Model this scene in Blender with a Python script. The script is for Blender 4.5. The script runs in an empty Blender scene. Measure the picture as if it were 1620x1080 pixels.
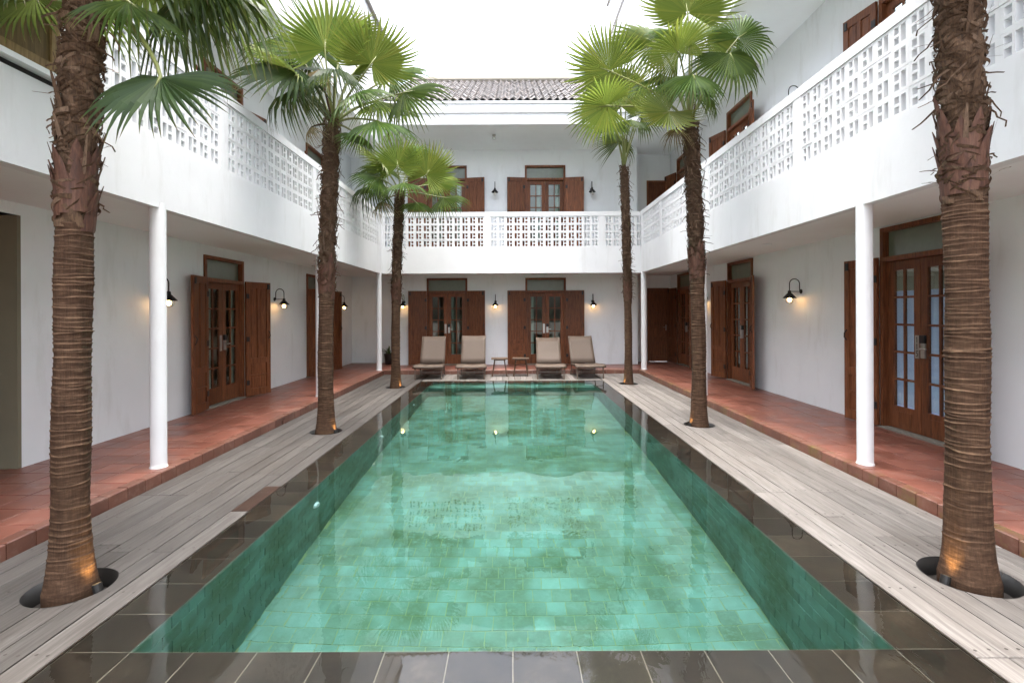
import bpy, bmesh, math, random
from mathutils import Vector, Matrix
R = math.radians
rnd = random.Random(7)

# ------------------------------------------------------------------ camera, sky, sun, exposure
scene = bpy.context.scene
FPX, CXP, CYP, CAMH = 812.0, 809.0, 494.0, 1.62
cam_d = bpy.data.cameras.new('camera')
cam = bpy.data.objects.new('camera', cam_d); scene.collection.objects.link(cam)
cam_d.sensor_width = 36; cam_d.sensor_fit = 'HORIZONTAL'
cam_d.lens = FPX / 1620 * 36
cam_d.shift_x = (810 - CXP) / 1620
cam_d.shift_y = -(540 - CYP) / 1620
cam_d.clip_start = .05; cam_d.clip_end = 500
cam.location = (0, 0, CAMH)
cam.rotation_euler = (Matrix.Rotation(R(90), 3, 'X') @ Matrix.Rotation(R(-.25), 3, 'Z')).to_euler()
scene.camera = cam

SUN_EL, SUN_AZ = 85, 180      # overcast: a wide soft sun behind the cloud
world = bpy.data.worlds.new('World'); scene.world = world; world.use_nodes = True
wn, wl = world.node_tree.nodes, world.node_tree.links
bg = wn['Background']
sky = wn.new('ShaderNodeTexSky'); sky.sky_type = 'NISHITA'; sky.sun_disc = False
sky.sun_elevation = R(SUN_EL); sky.sun_rotation = R(SUN_AZ)
sky.air_density = 1.0; sky.dust_density = 6.0; sky.ozone_density = 1.0
hs = wn.new('ShaderNodeHueSaturation'); hs.inputs['Saturation'].default_value = .5
wl.new(sky.outputs[0], hs.inputs['Color']); wl.new(hs.outputs[0], bg.inputs['Color'])
bg.inputs['Strength'].default_value = .15
sun_d = bpy.data.lights.new('sun', 'SUN'); sun_d.energy = 0.5; sun_d.angle = R(70); sun_d.color = (1, .97, .92)
sun = bpy.data.objects.new('sun', sun_d); scene.collection.objects.link(sun)
# the Nishita sun stands at azimuth sun_rotation measured from +Y towards +X
sdir = Vector((math.sin(R(SUN_AZ)) * math.cos(R(SUN_EL)), math.cos(R(SUN_AZ)) * math.cos(R(SUN_EL)), math.sin(R(SUN_EL))))
sun.rotation_euler = sdir.to_track_quat('Z', 'Y').to_euler(); sun.location = (0, 0, 30)
vs = scene.view_settings
vs.view_transform = 'Standard'; vs.look = 'None'; vs.gamma = 1; vs.use_curve_mapping = False
vs.exposure = 2.9
cy = scene.cycles
cy.use_denoising = True
cy.use_adaptive_sampling = True; cy.adaptive_threshold = .02
cy.max_bounces = 12; cy.diffuse_bounces = 5; cy.glossy_bounces = 5; cy.transmission_bounces = 10; cy.transparent_max_bounces = 16
cy.sample_clamp_indirect = 8; cy.caustics_refractive = True; cy.caustics_reflective = False
cy.blur_glossy = .5

# ------------------------------------------------------------------ helpers
COL = scene.collection
class MB:
    def __init__(s): s.v = []; s.f = []; s.a = []
    def box(s, x0, x1, y0, y1, z0, z1, M=None):
        o = len(s.v)
        p = [(x0,y0,z0),(x1,y0,z0),(x1,y1,z0),(x0,y1,z0),(x0,y0,z1),(x1,y0,z1),(x1,y1,z1),(x0,y1,z1)]
        if M: p = [tuple(M @ Vector(q)) for q in p]
        s.v += p
        s.f += [tuple(o+i for i in q) for q in ((3,2,1,0),(4,5,6,7),(0,1,5,4),(1,2,6,5),(2,3,7,6),(3,0,4,7))]
        return s
    def cbox(s, x0, x1, y0, y1, z0, z1, c=.004):      # chamfered on top
        o = len(s.v)
        s.v += [(x0,y0,z0),(x1,y0,z0),(x1,y1,z0),(x0,y1,z0),(x0,y0,z1-c),(x1,y0,z1-c),(x1,y1,z1-c),(x0,y1,z1-c),
                (x0+c,y0+c,z1),(x1-c,y0+c,z1),(x1-c,y1-c,z1),(x0+c,y1-c,z1)]
        for a in (0, 4):
            s.f += [(o+a+i, o+a+(i+1)%4, o+a+4+(i+1)%4, o+a+4+i) for i in range(4)]
        s.f += [(o+8,o+9,o+10,o+11), (o+3,o+2,o+1,o)]
        return s
    def tube(s, pts, rad, n=8, cap=True):
        pts = [Vector(p) for p in pts]
        if not isinstance(rad, (list, tuple)): rad = [rad]*len(pts)
        o = len(s.v); up = None
        for i, p in enumerate(pts):
            t = (pts[min(i+1, len(pts)-1)] - pts[max(i-1, 0)]).normalized()
            if up is None:
                up = Vector((0,0,1)) if abs(t.z) < .9 else Vector((1,0,0))
            a = t.cross(up).normalized(); b = a.cross(t).normalized(); up = b
            for k in range(n):
                th = 2*math.pi*k/n
                s.v.append(tuple(p + rad[i]*(math.cos(th)*a + math.sin(th)*b)))
        for i in range(len(pts)-1):
            for k in range(n):
                k2 = (k+1) % n
                s.f.append((o+i*n+k, o+i*n+k2, o+(i+1)*n+k2, o+(i+1)*n+k))
        if cap:
            s.f.append(tuple(o+k for k in reversed(range(n)))); e = o+(len(pts)-1)*n
            s.f.append(tuple(e+k for k in range(n)))
        return s
    def lathe(s, prof, n=20, c=(0,0,0), M=None, cap=False):
        o = len(s.v)
        for r, z in prof:
            for k in range(n):
                th = 2*math.pi*k/n
                q = Vector((c[0]+r*math.cos(th), c[1]+r*math.sin(th), c[2]+z))
                s.v.append(tuple(M @ q) if M else tuple(q))
        for i in range(len(prof)-1):
            for k in range(n):
                k2 = (k+1) % n
                s.f.append((o+i*n+k, o+i*n+k2, o+(i+1)*n+k2, o+(i+1)*n+k))
        if cap:
            s.f.append(tuple(o+k for k in reversed(range(n)))); e = o+(len(prof)-1)*n
            s.f.append(tuple(e+k for k in range(n)))
        return s
    def prism(s, poly, z0, z1):
        o = len(s.v); n = len(poly)
        s.v += [(x,y,z0) for x,y in poly] + [(x,y,z1) for x,y in poly]
        s.f.append(tuple(o+n+i for i in range(n))); s.f.append(tuple(o+i for i in reversed(range(n))))
        s.f += [(o+i, o+(i+1)%n, o+n+(i+1)%n, o+n+i) for i in range(n)]
        return s
    def panel(s, w, h, t, holes, x0=0, z0=0, y0=0):   # slab in xz, thickness y0..y0+t, rectangular holes (xa,xb,za,zb)
        xs = sorted({x0, x0+w, *[q for H in holes for q in H[:2]]}); zs = sorted({z0, z0+h, *[q for H in holes for q in H[2:]]})
        xs = [x for x in xs if x0-1e-6 <= x <= x0+w+1e-6]; zs = [z for z in zs if z0-1e-6 <= z <= z0+h+1e-6]
        nx, nz = len(xs)-1, len(zs)-1
        solid = [[not any(H[0]-1e-6 <= (xs[i]+xs[i+1])/2 <= H[1]+1e-6 and H[2] <= (zs[j]+zs[j+1])/2 <= H[3] for H in holes) for j in range(nz)] for i in range(nx)]
        o = len(s.v); st = nz+1
        for y in (y0, y0+t):
            for x in xs:
                for z in zs: s.v.append((x, y, z))
        N = (nx+1)*(nz+1)
        V = lambda k, i, j: o + k*N + i*st + j
        for i in range(nx):
            for j in range(nz):
                if not solid[i][j]: continue
                s.f.append((V(0,i,j), V(0,i+1,j), V(0,i+1,j+1), V(0,i,j+1)))
                s.f.append((V(1,i,j+1), V(1,i+1,j+1), V(1,i+1,j), V(1,i,j)))
                if i == 0 or not solid[i-1][j]: s.f.append((V(0,i,j), V(0,i,j+1), V(1,i,j+1), V(1,i,j)))
                if i == nx-1 or not solid[i+1][j]: s.f.append((V(0,i+1,j+1), V(0,i+1,j), V(1,i+1,j), V(1,i+1,j+1)))
                if j == 0 or not solid[i][j-1]: s.f.append((V(0,i+1,j), V(0,i,j), V(1,i,j), V(1,i+1,j)))
                if j == nz-1 or not solid[i][j+1]: s.f.append((V(0,i,j+1), V(0,i+1,j+1), V(1,i+1,j+1), V(1,i,j+1)))
        return s
    def mesh(s, name, mat=None, smooth=False, attr=None):
        m = bpy.data.meshes.new(name); m.from_pydata(s.v, [], s.f)
        if mat: m.materials.append(mat)
        if smooth: m.polygons.foreach_set('use_smooth', [True]*len(m.polygons))
        if attr:
            a = m.attributes.new(attr, 'FLOAT', 'POINT'); a.data.foreach_set('value', s.a)
        m.update(); return m
    def build(s, name, mat, parent=None, loc=(0,0,0), rot=(0,0,0), smooth=False, attr=None):
        return place(name, s.mesh(name, mat, smooth, attr), parent, loc, rot)

def place(name, mesh, parent=None, loc=(0,0,0), rot=(0,0,0), scale=None):
    o = bpy.data.objects.new(name, mesh); COL.objects.link(o)
    o.location = loc; o.rotation_euler = rot
    if scale: o.scale = scale
    if parent: o.parent = parent
    return o
def empty(name, loc=(0,0,0), rz=0, parent=None):
    o = place(name, None, parent, loc, (0,0,rz)); o.empty_display_size = .1; return o
def tag(o, label=None, cat=None, group=None, kind=None):
    if label: o['label'] = label
    if cat: o['category'] = cat
    if group: o['group'] = group
    if kind: o['kind'] = kind
    return o
def P(px, py, d): return Vector(((px-CXP)/FPX*d, d, CAMH+(CYP-py)/FPX*d))
def bevel(o, w=.006, seg=2):
    m = o.modifiers.new('bevel', 'BEVEL'); m.width = w; m.segments = seg; m.limit_method = 'ANGLE'; m.angle_limit = R(40); return o

# ------------------------------------------------------------------ materials
def mat(name):
    m = bpy.data.materials.new(name); m.use_nodes = True
    nt = m.node_tree; return m, nt, nt.nodes, nt.links, nt.nodes['Principled BSDF']
def coords(n, l, scale=(1,1,1), shift=True, world=False):
    mp = n.new('ShaderNodeMapping'); mp.inputs['Scale'].default_value = scale
    if world:
        g = n.new('ShaderNodeNewGeometry'); l.new(g.outputs['Position'], mp.inputs['Vector'])
    else:
        tc = n.new('ShaderNodeTexCoord')
        if shift:
            oi = n.new('ShaderNodeObjectInfo'); ml = n.new('ShaderNodeMath'); ml.operation = 'MULTIPLY'; ml.inputs[1].default_value = 37.0
            ad = n.new('ShaderNodeVectorMath'); ad.operation = 'ADD'
            l.new(oi.outputs['Random'], ml.inputs[0]); l.new(tc.outputs['Object'], ad.inputs[0]); l.new(ml.outputs[0], ad.inputs[1])
            l.new(ad.outputs[0], mp.inputs['Vector'])
        else: l.new(tc.outputs['Object'], mp.inputs['Vector'])
    return mp.outputs[0]
def noise(n, l, vec, scale, detail=4, rough=.55, dist=0):
    t = n.new('ShaderNodeTexNoise'); t.inputs['Scale'].default_value = scale; t.inputs['Detail'].default_value = detail
    t.inputs['Roughness'].default_value = rough; t.inputs['Distortion'].default_value = dist
    if vec is not None: l.new(vec, t.inputs['Vector'])
    return t.outputs['Fac']
def ramp(n, l, fac, stops):
    r = n.new('ShaderNodeValToRGB'); e = r.color_ramp.elements
    while len(e) < len(stops): e.new(.5)
    for q, (p, c) in zip(e, stops): q.position = p; q.color = (*c, 1) if len(c) == 3 else c
    l.new(fac, r.inputs[0]); return r.outputs[0]
def mixc(n, l, fac, a, b, mode='MIX'):
    m = n.new('ShaderNodeMix'); m.data_type = 'RGBA'; m.blend_type = mode
    for sock, v in ((m.inputs['Factor'], fac), (m.inputs[6], a), (m.inputs[7], b)):
        if isinstance(v, (int, float)): sock.default_value = v
        elif isinstance(v, tuple): sock.default_value = (*v, 1)
        else: l.new(v, sock)
    return m.outputs[2]
def rmap(n, l, v, a, b, c, d):
    m = n.new('ShaderNodeMapRange'); l.new(v, m.inputs[0])
    for i, q in enumerate((a, b, c, d)): m.inputs[i+1].default_value = q
    return m.outputs[0]
def bump(n, l, h, bs, strength=.3, dist=.01):
    b = n.new('ShaderNodeBump'); b.inputs['Strength'].default_value = strength; b.inputs['Distance'].default_value = dist
    l.new(h, b.inputs['Height']); l.new(b.outputs[0], bs.inputs['Normal'])
def orand(n): return n.new('ShaderNodeObjectInfo').outputs['Random']
def attrf(n, name):
    a = n.new('ShaderNodeAttribute'); a.attribute_name = name; return a.outputs['Fac']

def m_plaster(name, c1, c2, rough=.75, grime=True):
    m, nt, n, l, b = mat(name)
    v = coords(n, l, world=True)
    c = ramp(n, l, noise(n, l, v, 1.3, 5, .6), [(.3, c2), (.65, c1)])
    v2 = coords(n, l, (2.2, 2.2, .5), world=True)
    s = ramp(n, l, noise(n, l, v2, 2.0, 6, .65), [(.54, (1,1,1)), (.76, (.80,.79,.76))])
    l.new(mixc(n, l, .6 if grime else .15, c, s, 'MULTIPLY'), b.inputs['Base Color'])
    b.inputs['Roughness'].default_value = rough
    bump(n, l, noise(n, l, coords(n, l, world=True), 24, 6, .6), b, .12, .008)
    return m
WHITE = m_plaster('white_plaster', (.835,.865,.880), (.79,.82,.840))
WHITE_DIM = m_plaster('dimmed_white_paint', (.745,.755,.765), (.69,.70,.71))  # darker copy of the white, evening out brighter light on open faces
CEIL = m_plaster('ceiling_plaster', (.84,.86,.865), (.80,.82,.825), grime=False)
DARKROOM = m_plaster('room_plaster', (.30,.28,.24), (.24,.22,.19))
OLIVE_SHADE = m_plaster('olive_passage_shade', (.20,.18,.12), (.16,.145,.10))  # dark olive base colour paints in the shade of the recessed passage

def m_wood(name, dark, light, grain=(14, 14, 1.2), rough=.45, var=.3):
    m, nt, n, l, b = mat(name)
    v = coords(n, l, grain)
    g = noise(n, l, v, 3.0, 8, .62, .6)
    c = ramp(n, l, g, [(.28, dark), (.5, tuple((a+q)/2 for a, q in zip(dark, light))), (.72, light)])
    val = rmap(n, l, orand(n), 0, 1, 1-var, 1+var*.5)
    hs = n.new('ShaderNodeHueSaturation'); l.new(c, hs.inputs['Color']); l.new(val, hs.inputs['Value'])
    l.new(hs.outputs[0], b.inputs['Base Color'])
    l.new(rmap(n, l, g, .3, .7, rough-.08, rough+.12), b.inputs['Roughness'])
    bump(n, l, g, b, .18, .004); b.inputs['Specular IOR Level'].default_value = .25
    return m
TEAK = m_wood('teak', (.070,.023,.0095), (.285,.104,.043))
TEAK_OLD = m_wood('old_brown_wood', (.10,.065,.025), (.24,.165,.075), rough=.6)
TABLEWOOD = m_wood('table_wood', (.05,.03,.018), (.13,.08,.05))

def m_deck(name, k):
    m, nt, n, l, b = mat(name)
    v = coords(n, l, (22, 1.1, 22))
    g = noise(n, l, v, 2.2, 8, .65, .4)
    c = ramp(n, l, g, [(.25, (.082,.069,.059)), (.5, (.170,.152,.134)), (.75, (.275,.253,.228))])
    big = noise(n, l, coords(n, l, (1.5, .5, 1), world=True), 1.6, 5, .6)
    c = mixc(n, l, rmap(n, l, big, .45, .75, 0, .5), c, (.118,.097,.080))
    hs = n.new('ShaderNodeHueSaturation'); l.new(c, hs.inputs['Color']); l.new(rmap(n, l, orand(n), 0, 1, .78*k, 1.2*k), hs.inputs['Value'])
    hs.inputs['Saturation'].default_value = .8
    l.new(hs.outputs[0], b.inputs['Base Color'])
    l.new(rmap(n, l, big, .3, .7, .62, .42), b.inputs['Roughness'])
    bump(n, l, g, b, .35, .004)
    return m
DECK = m_deck('weathered_deck', .98); DECK_SHADE = m_deck('shaded_weathered_deck', .48)  # second copy is darkened to paint the shade on the left deck
def m_plain(name, c, rough=.5, metal=0, emit=None, strength=1):
    m, nt, n, l, b = mat(name)
    b.inputs['Base Color'].default_value = (*c, 1); b.inputs['Roughness'].default_value = rough; b.inputs['Metallic'].default_value = metal
    if emit: b.inputs['Emission Color'].default_value = (*emit, 1); b.inputs['Emission Strength'].default_value = strength
    else:
        v = coords(n, l); cc = mixc(n, l, noise(n, l, v, 9, 4), tuple(q*.82 for q in c), tuple(min(1, q*1.15) for q in c)); l.new(cc, b.inputs['Base Color'])
    return m
DARKBOARD = m_wood('dark_board', (.018,.009,.006), (.045,.024,.015), (14, 1.2, 14), rough=.6)
BLACK = m_plain('black_metal', (.018,.017,.016), .45, .3)
STEEL = m_plain('brushed_steel', (.45,.43,.40), .35, .9)
CHROME = m_plain('white_fitting', (.75,.78,.78), .15, 0)
SOIL = m_plain('soil', (.018,.014,.011), .95)
SCREW = m_plain('screw_head', (.05,.042,.036), .6)
INK = m_plain('plate_ink', (.02,.02,.02), .5)
def m_curtain():
    m, nt, n, l, b = mat('blue_curtain_cloth'); out = n['Material Output']
    b.inputs['Base Color'].default_value = (.62,.70,.95,1); b.inputs['Roughness'].default_value = .9
    tr = n.new('ShaderNodeBsdfTranslucent'); tr.inputs[0].default_value = (.55,.63,.95,1)
    mx = n.new('ShaderNodeMixShader'); mx.inputs[0].default_value = .5
    l.new(b.outputs[0], mx.inputs[1]); l.new(tr.outputs[0], mx.inputs[2]); l.new(mx.outputs[0], out.inputs['Surface']); return m
CURTAIN = m_curtain()
CURTAIN_W = m_plain('pale_curtain_cloth', (.55,.60,.58), .9)
GROUT = m_plain('stone_mortar', (.20,.185,.15), .8)
EARTH = m_plain('ground_earth', (.16,.14,.12), .9)
BULB = m_plain('bulb_glow', (1,.8,.5), .5, 0, (1.0,.55,.20), 6.5)
SPOTGLOW = m_plain('spot_lens_glow', (1,.85,.6), .5, 0, (1.0,.66,.28), 5)
DOWNGLOW = m_plain('downlight_glow', (1,.95,.85), .5, 0, (1.0,.9,.75), 1.0)

def m_terracotta(name, base, moss=False):
    m, nt, n, l, b = mat(name)
    v = coords(n, l, world=True)
    g = noise(n, l, v, 2.3, 7, .65)
    c = ramp(n, l, g, [(.25, tuple(q*.55 for q in base)), (.52, base), (.8, tuple(min(1, q*1.45+.02) for q in base))])
    hs = n.new('ShaderNodeHueSaturation'); l.new(c, hs.inputs['Color']); l.new(rmap(n, l, orand(n), 0, 1, .84, 1.1), hs.inputs['Value'])
    c = hs.outputs[0]
    st = noise(n, l, coords(n, l, (1,1,1), world=True), 7, 6, .7)
    c = mixc(n, l, rmap(n, l, st, .52, .78, 0, .55), c, (.33,.22,.17))
    if moss:
        ms = noise(n, l, coords(n, l, world=True), 5, 5, .7)
        c = mixc(n, l, rmap(n, l, ms, .5, .68, 0, .8), c, (.16,.12,.03))
    l.new(c, b.inputs['Base Color'])
    l.new(rmap(n, l, g, .3, .7, .26, .5), b.inputs['Roughness'])
    bump(n, l, st, b, .12, .006)
    return m
TERRA = m_terracotta('terracotta_tile', (.190,.068,.045))
BRICK = m_terracotta('kerb_brick', (.150,.062,.041))
BRICKM = m_terracotta('mossy_kerb_brick', (.165,.066,.042), True)
BED = m_plain('terracotta_joint', (.140,.055,.038), .8)
ROOFT = m_terracotta('roof_tile', (.062,.054,.048))

def m_stone():
    m, nt, n, l, b = mat('wet_dark_stone')
    v = coords(n, l, world=True)
    g = noise(n, l, v, 3.5, 8, .68)
    c = ramp(n, l, g, [(.3, (.011,.0085,.0055)), (.55, (.028,.0215,.0140)), (.8, (.068,.054,.037))])
    hs = n.new('ShaderNodeHueSaturation'); l.new(c, hs.inputs['Color']); l.new(rmap(n, l, orand(n), 0, 1, .7, 1.5), hs.inputs['Value'])
    l.new(hs.outputs[0], b.inputs['Base Color']); b.inputs['Roughness'].default_value = .35
    return m
STONE = m_stone()
def m_pool(name, base, var):
    m, nt, n, l, b = mat(name)
    v = coords(n, l, world=True)
    g = noise(n, l, v, 2.0, 8, .72)
    r = attrf(n, 'rnd')
    c = ramp(n, l, r, [(0, (.070,.135,.085)), (.14, (.100,.195,.145)), (.5, (.128,.250,.200)), (.88, (.150,.285,.232)), (1, (.082,.140,.076))])
    c = mixc(n, l, rmap(n, l, g, .44, .58, 0, .95), c, (.050,.098,.032))
    f = noise(n, l, coords(n, l, world=True), 16, 6, .7)
    c = mixc(n, l, rmap(n, l, f, .45, .7, 0, .5), c, (.20,.34,.295))
    l.new(c, b.inputs['Base Color']); b.inputs['Roughness'].default_value = .6
    return m
POOLT = m_pool('green_pool_stone', None, None)
POOLG = m_plain('pool_grout', (.185,.235,.10), .8)

def m_water(name, tint):
    m, nt, n, l, b = mat(name)
    n.remove(b); out = n['Material Output']
    gl = n.new('ShaderNodeBsdfGlass'); gl.inputs['IOR'].default_value = 1.41; gl.inputs['Roughness'].default_value = 0
    gl.inputs['Color'].default_value = (*tint, 1)
    v = coords(n, l, (1, .55, 1), world=True)
    big = noise(n, l, v, 1.1, 2, .5, .3)
    fine = noise(n, l, coords(n, l, (1, .45, 1), world=True), 9, 3, .5, .5)
    mask = rmap(n, l, noise(n, l, coords(n, l, (.5,.35,1), world=True), 1.0, 2, .5), .45, .7, .05, 1)
    ml = n.new('ShaderNodeMath'); ml.operation = 'MULTIPLY'; l.new(fine, ml.inputs[0]); l.new(mask, ml.inputs[1])
    mf = n.new('ShaderNodeMath'); mf.operation = 'MULTIPLY'; l.new(ml.outputs[0], mf.inputs[0]); mf.inputs[1].default_value = .34
    ad = n.new('ShaderNodeMath'); ad.operation = 'ADD'; l.new(big, ad.inputs[0]); l.new(mf.outputs[0], ad.inputs[1])
    bp = n.new('ShaderNodeBump'); bp.inputs['Strength'].default_value = .5; bp.inputs['Distance'].default_value = .016
    l.new(ad.outputs[0], bp.inputs['Height']); l.new(bp.outputs[0], gl.inputs['Normal'])
    l.new(gl.outputs[0], out.inputs['Surface'])
    return m
WATER = m_water('pool_water', (.755,.955,.960)); FILM = m_water('thin_water_film', (.97,.98,.97))
def m_glass(name, tint=(1,1,1), refl=1.0, rough=.02):
    m, nt, n, l, b = mat(name); n.remove(b); out = n['Material Output']
    tr = n.new('ShaderNodeBsdfTransparent'); tr.inputs[0].default_value = (*tint, 1)
    gs = n.new('ShaderNodeBsdfGlossy'); gs.inputs['Roughness'].default_value = rough
    fr = n.new('ShaderNodeFresnel'); ge = n.new('ShaderNodeNewGeometry'); l.new(rmap(n, l, ge.outputs['Backfacing'], 0, 1, 1.5, 1/1.5), fr.inputs[0])
    mx = n.new('ShaderNodeMixShader'); l.new(fr.outputs[0], mx.inputs[0]); l.new(tr.outputs[0], mx.inputs[1]); l.new(gs.outputs[0], mx.inputs[2])
    l.new(mx.outputs[0], out.inputs['Surface']); return m
PANE = m_glass('door_glass', (.82,.88,.84))
GLOBE = m_glass('lamp_globe_glass', (.98,.97,.95))
FROST = m_plain('frosted_transom_glass', (.16,.19,.14), .25)

def m_leaf(name, deep, mid, pale):
    m, nt, n, l, b = mat(name); out = n['Material Output']
    t = attrf(n, 'tip'); sg = attrf(n, 'seg')
    c = ramp(n, l, sg, [(0, deep), (.55, mid), (1, pale)])
    hs = n.new('ShaderNodeHueSaturation'); l.new(c, hs.inputs['Color']); l.new(rmap(n, l, orand(n), 0, 1, .8, 1.15), hs.inputs['Value'])
    l.new(rmap(n, l, orand(n), 0, 1, .485, .515), hs.inputs['Hue'])
    c = mixc(n, l, rmap(n, l, t, .86, 1.0, 0, .75), hs.outputs[0], (.20,.13,.05))
    b.inputs['Roughness'].default_value = .42; b.inputs['Specular IOR Level'].default_value = .32
    l.new(c, b.inputs['Base Color'])
    tr = n.new('ShaderNodeBsdfTranslucent')
    yc = mixc(n, l, .4, c, (.26,.33,.06)); l.new(yc, tr.inputs[0])
    mx = n.new('ShaderNodeMixShader'); mx.inputs[0].default_value = .42
    l.new(b.outputs[0], mx.inputs[1]); l.new(tr.outputs[0], mx.inputs[2]); l.new(mx.outputs[0], out.inputs['Surface'])
    return m
LEAF = m_leaf('palm_leaf', (.030,.062,.014), (.062,.112,.022), (.115,.165,.034))
LEAFY = m_leaf('young_palm_leaf', (.068,.115,.018), (.115,.160,.026), (.185,.205,.040))
LEAFD = m_leaf('old_palm_leaf', (.017,.036,.014), (.030,.060,.020), (.055,.090,.030))
DRY = m_leaf('dry_palm_leaf', (.17,.11,.06), (.24,.17,.09), (.32,.25,.15))
PETIOLE = m_plain('petiole_green', (.16,.18,.05), .5)
def m_trunk():
    m, nt, n, l, b = mat('ringed_palm_bark')
    s = attrf(n, 'scar')
    v = coords(n, l, (6, 6, 30)); g = noise(n, l, v, 2, 7, .65)
    g2 = noise(n, l, coords(n, l, (40, 40, 3)), 2, 5, .6)
    c = ramp(n, l, g, [(.25, (.022,.011,.0065)), (.55, (.078,.044,.026)), (.8, (.165,.102,.063))])
    c = mixc(n, l, rmap(n, l, g2, .35, .7, 0, .5), c, (.024,.014,.0095))
    sm = n.new('ShaderNodeMath'); sm.operation = 'MULTIPLY'; l.new(s, sm.inputs[0]); l.new(rmap(n, l, noise(n, l, coords(n, l, (5,5,9)), 2.5, 5, .7), .35, .65, .12, 1), sm.inputs[1])
    c = mixc(n, l, sm.outputs[0], c, (.30,.19,.118))
    l.new(c, b.inputs['Base Color']); b.inputs['Roughness'].default_value = .85; b.inputs['Specular IOR Level'].default_value = .15
    bump(n, l, g2, b, .6, .008)
    return m
BARK = m_trunk()
FIBRE = m_wood('palm_fibre', (.024,.0135,.008), (.145,.088,.052), (30, 30, 3), rough=.85, var=.2)
FIBREP = m_wood('pale_palm_fibre', (.065,.040,.026), (.235,.158,.105), (30, 30, 3), rough=.85, var=.2)
def m_boot():
    m, nt, n, l, b = mat('red_leaf_base')
    g = noise(n, l, coords(n, l, (26, 26, 3)), 2, 7, .65)
    c = ramp(n, l, g, [(.25, (.022,.009,.0055)), (.5, (.078,.030,.016)), (.8, (.17,.088,.05))])
    l.new(c, b.inputs['Base Color']); b.inputs['Roughness'].default_value = .7; bump(n, l, g, b, .4, .006); return m
BOOT = m_boot()
def m_wicker():
    m, nt, n, l, b = mat('woven_wicker')
    tc = n.new('ShaderNodeTexCoord')
    w1 = n.new('ShaderNodeTexWave'); w1.wave_type = 'BANDS'; w1.bands_direction = 'X'; w1.inputs['Scale'].default_value = 28; w1.inputs['Distortion'].default_value = 1.2
    w2 = n.new('ShaderNodeTexWave'); w2.wave_type = 'BANDS'; w2.bands_direction = 'Z'; w2.inputs['Scale'].default_value = 22; w2.inputs['Distortion'].default_value = 1.5
    l.new(tc.outputs['Object'], w1.inputs[0]); l.new(tc.outputs['Object'], w2.inputs[0])
    mu = n.new('ShaderNodeMath'); mu.operation = 'MULTIPLY'; l.new(w1.outputs['Fac'], mu.inputs[0]); l.new(w2.outputs['Fac'], mu.inputs[1])
    c = ramp(n, l, mu.outputs[0], [(0, (.068,.046,.032)), (.6, (.128,.091,.066))])
    l.new(c, b.inputs['Base Color']); b.inputs['Roughness'].default_value = .6; bump(n, l, mu.outputs[0], b, .5, .004)
    return m
WICKER = m_wicker()
FRAMEM = m_plain('lounger_frame_metal', (.13,.095,.07), .5)
PLANTG = m_plain('plant_green', (.06,.11,.03), .5)
POTM = m_plain('dark_pot', (.05,.04,.035), .6)

# ------------------------------------------------------------------ ground, pool, deck, terrace
WX = 4.87          # side walls
FX = 3.46          # balcony faces
BY, BFY = 14.95, 13.7   # back wall, back balcony face
TZ = .10           # terrace level
PXI, PXO = 1.843, 2.155
PY0, PY1 = 2.473, 11.86
PYo0, PYo1 = 2.161, 12.172
KX, KY = 3.36, 13.52    # terrace edge
SLAB = 2.665; SOFF = 2.72
RECY = 15.65

g = MB()
for q in ((-60,-PXO-.02,-60,80), (PXO+.02,60,-60,80), (-PXO-.02,PXO+.02,-60,PYo0-.02), (-PXO-.02,PXO+.02,PYo1+.02,80)):
    g.box(q[0], q[1], q[2], q[3], -.5, -.16)
tag(g.build('ground', EARTH), 'bare ground beneath the courtyard and its deck', None, kind='structure')

# pool
pool = empty('swimming_pool', (0, 7, -1.3)); pool.location = (0,0,0)
tag(pool, 'long green stone swimming pool in the middle of the courtyard', kind='structure')
PD = 1.40; TP = .15
sh = MB()
sh.box(-PXO, PXO, PYo0, PYo1, -PD-.3, -PD-.0025)
sh.box(-PXO, -PXI-.012, PYo0, PYo1, -PD-.002, -.034); sh.box(PXI+.012, PXO, PYo0, PYo1, -PD-.002, -.034)
sh.box(-PXI-.012, PXI+.012, PYo0, PY0-.012, -PD-.002, -.034); sh.box(-PXI-.012, PXI+.012, PY1+.012, PYo1, -PD-.002, -.034)
sh.build('pool_shell', POOLG, pool)
st = MB(); st.cbox(-PXI+.002, PXI-.002, 11.35, PY1-.002, -PD+.002, -.30, .01)
st.a = [.8]*len(st.v); st.build('step', POOLT, pool, attr='rnd')
tiles = []      # (centre, orient) orient: 0 floor, 1 left wall, 2 right wall, 3 far wall, 4 near wall
ny = int((PY1-PY0)/TP); nx = int(2*PXI/TP)+1
for j in range(ny+1):
    off = (j % 2)*TP/2+rnd.uniform(-.028,.028)
    for i in range(-1, nx+1):
        x0 = max(-PXI, -PXI+i*TP+off-TP/2); x1 = min(PXI, -PXI+(i+1)*TP+off-TP/2); y0 = PY0+j*TP; y1 = min(PY1, y0+TP)
        if x1-x0 > .03 and y1-y0 > .03: tiles.append((0, x0, x1, y0, y1))
nz = int(PD/TP)+1
for w in (1, 2):
    for k in range(nz):
        for j in range(-1, ny+1):
            y0 = max(PY0, PY0+j*TP+(k%2)*TP/2); y1 = min(PY1, PY0+(j+1)*TP+(k%2)*TP/2); z1 = -.036-k*TP; z0 = max(-PD, z1-TP)
            if y1-y0 > .03 and z1-z0 > .03: tiles.append((w, y0, y1, z0, z1))
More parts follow.
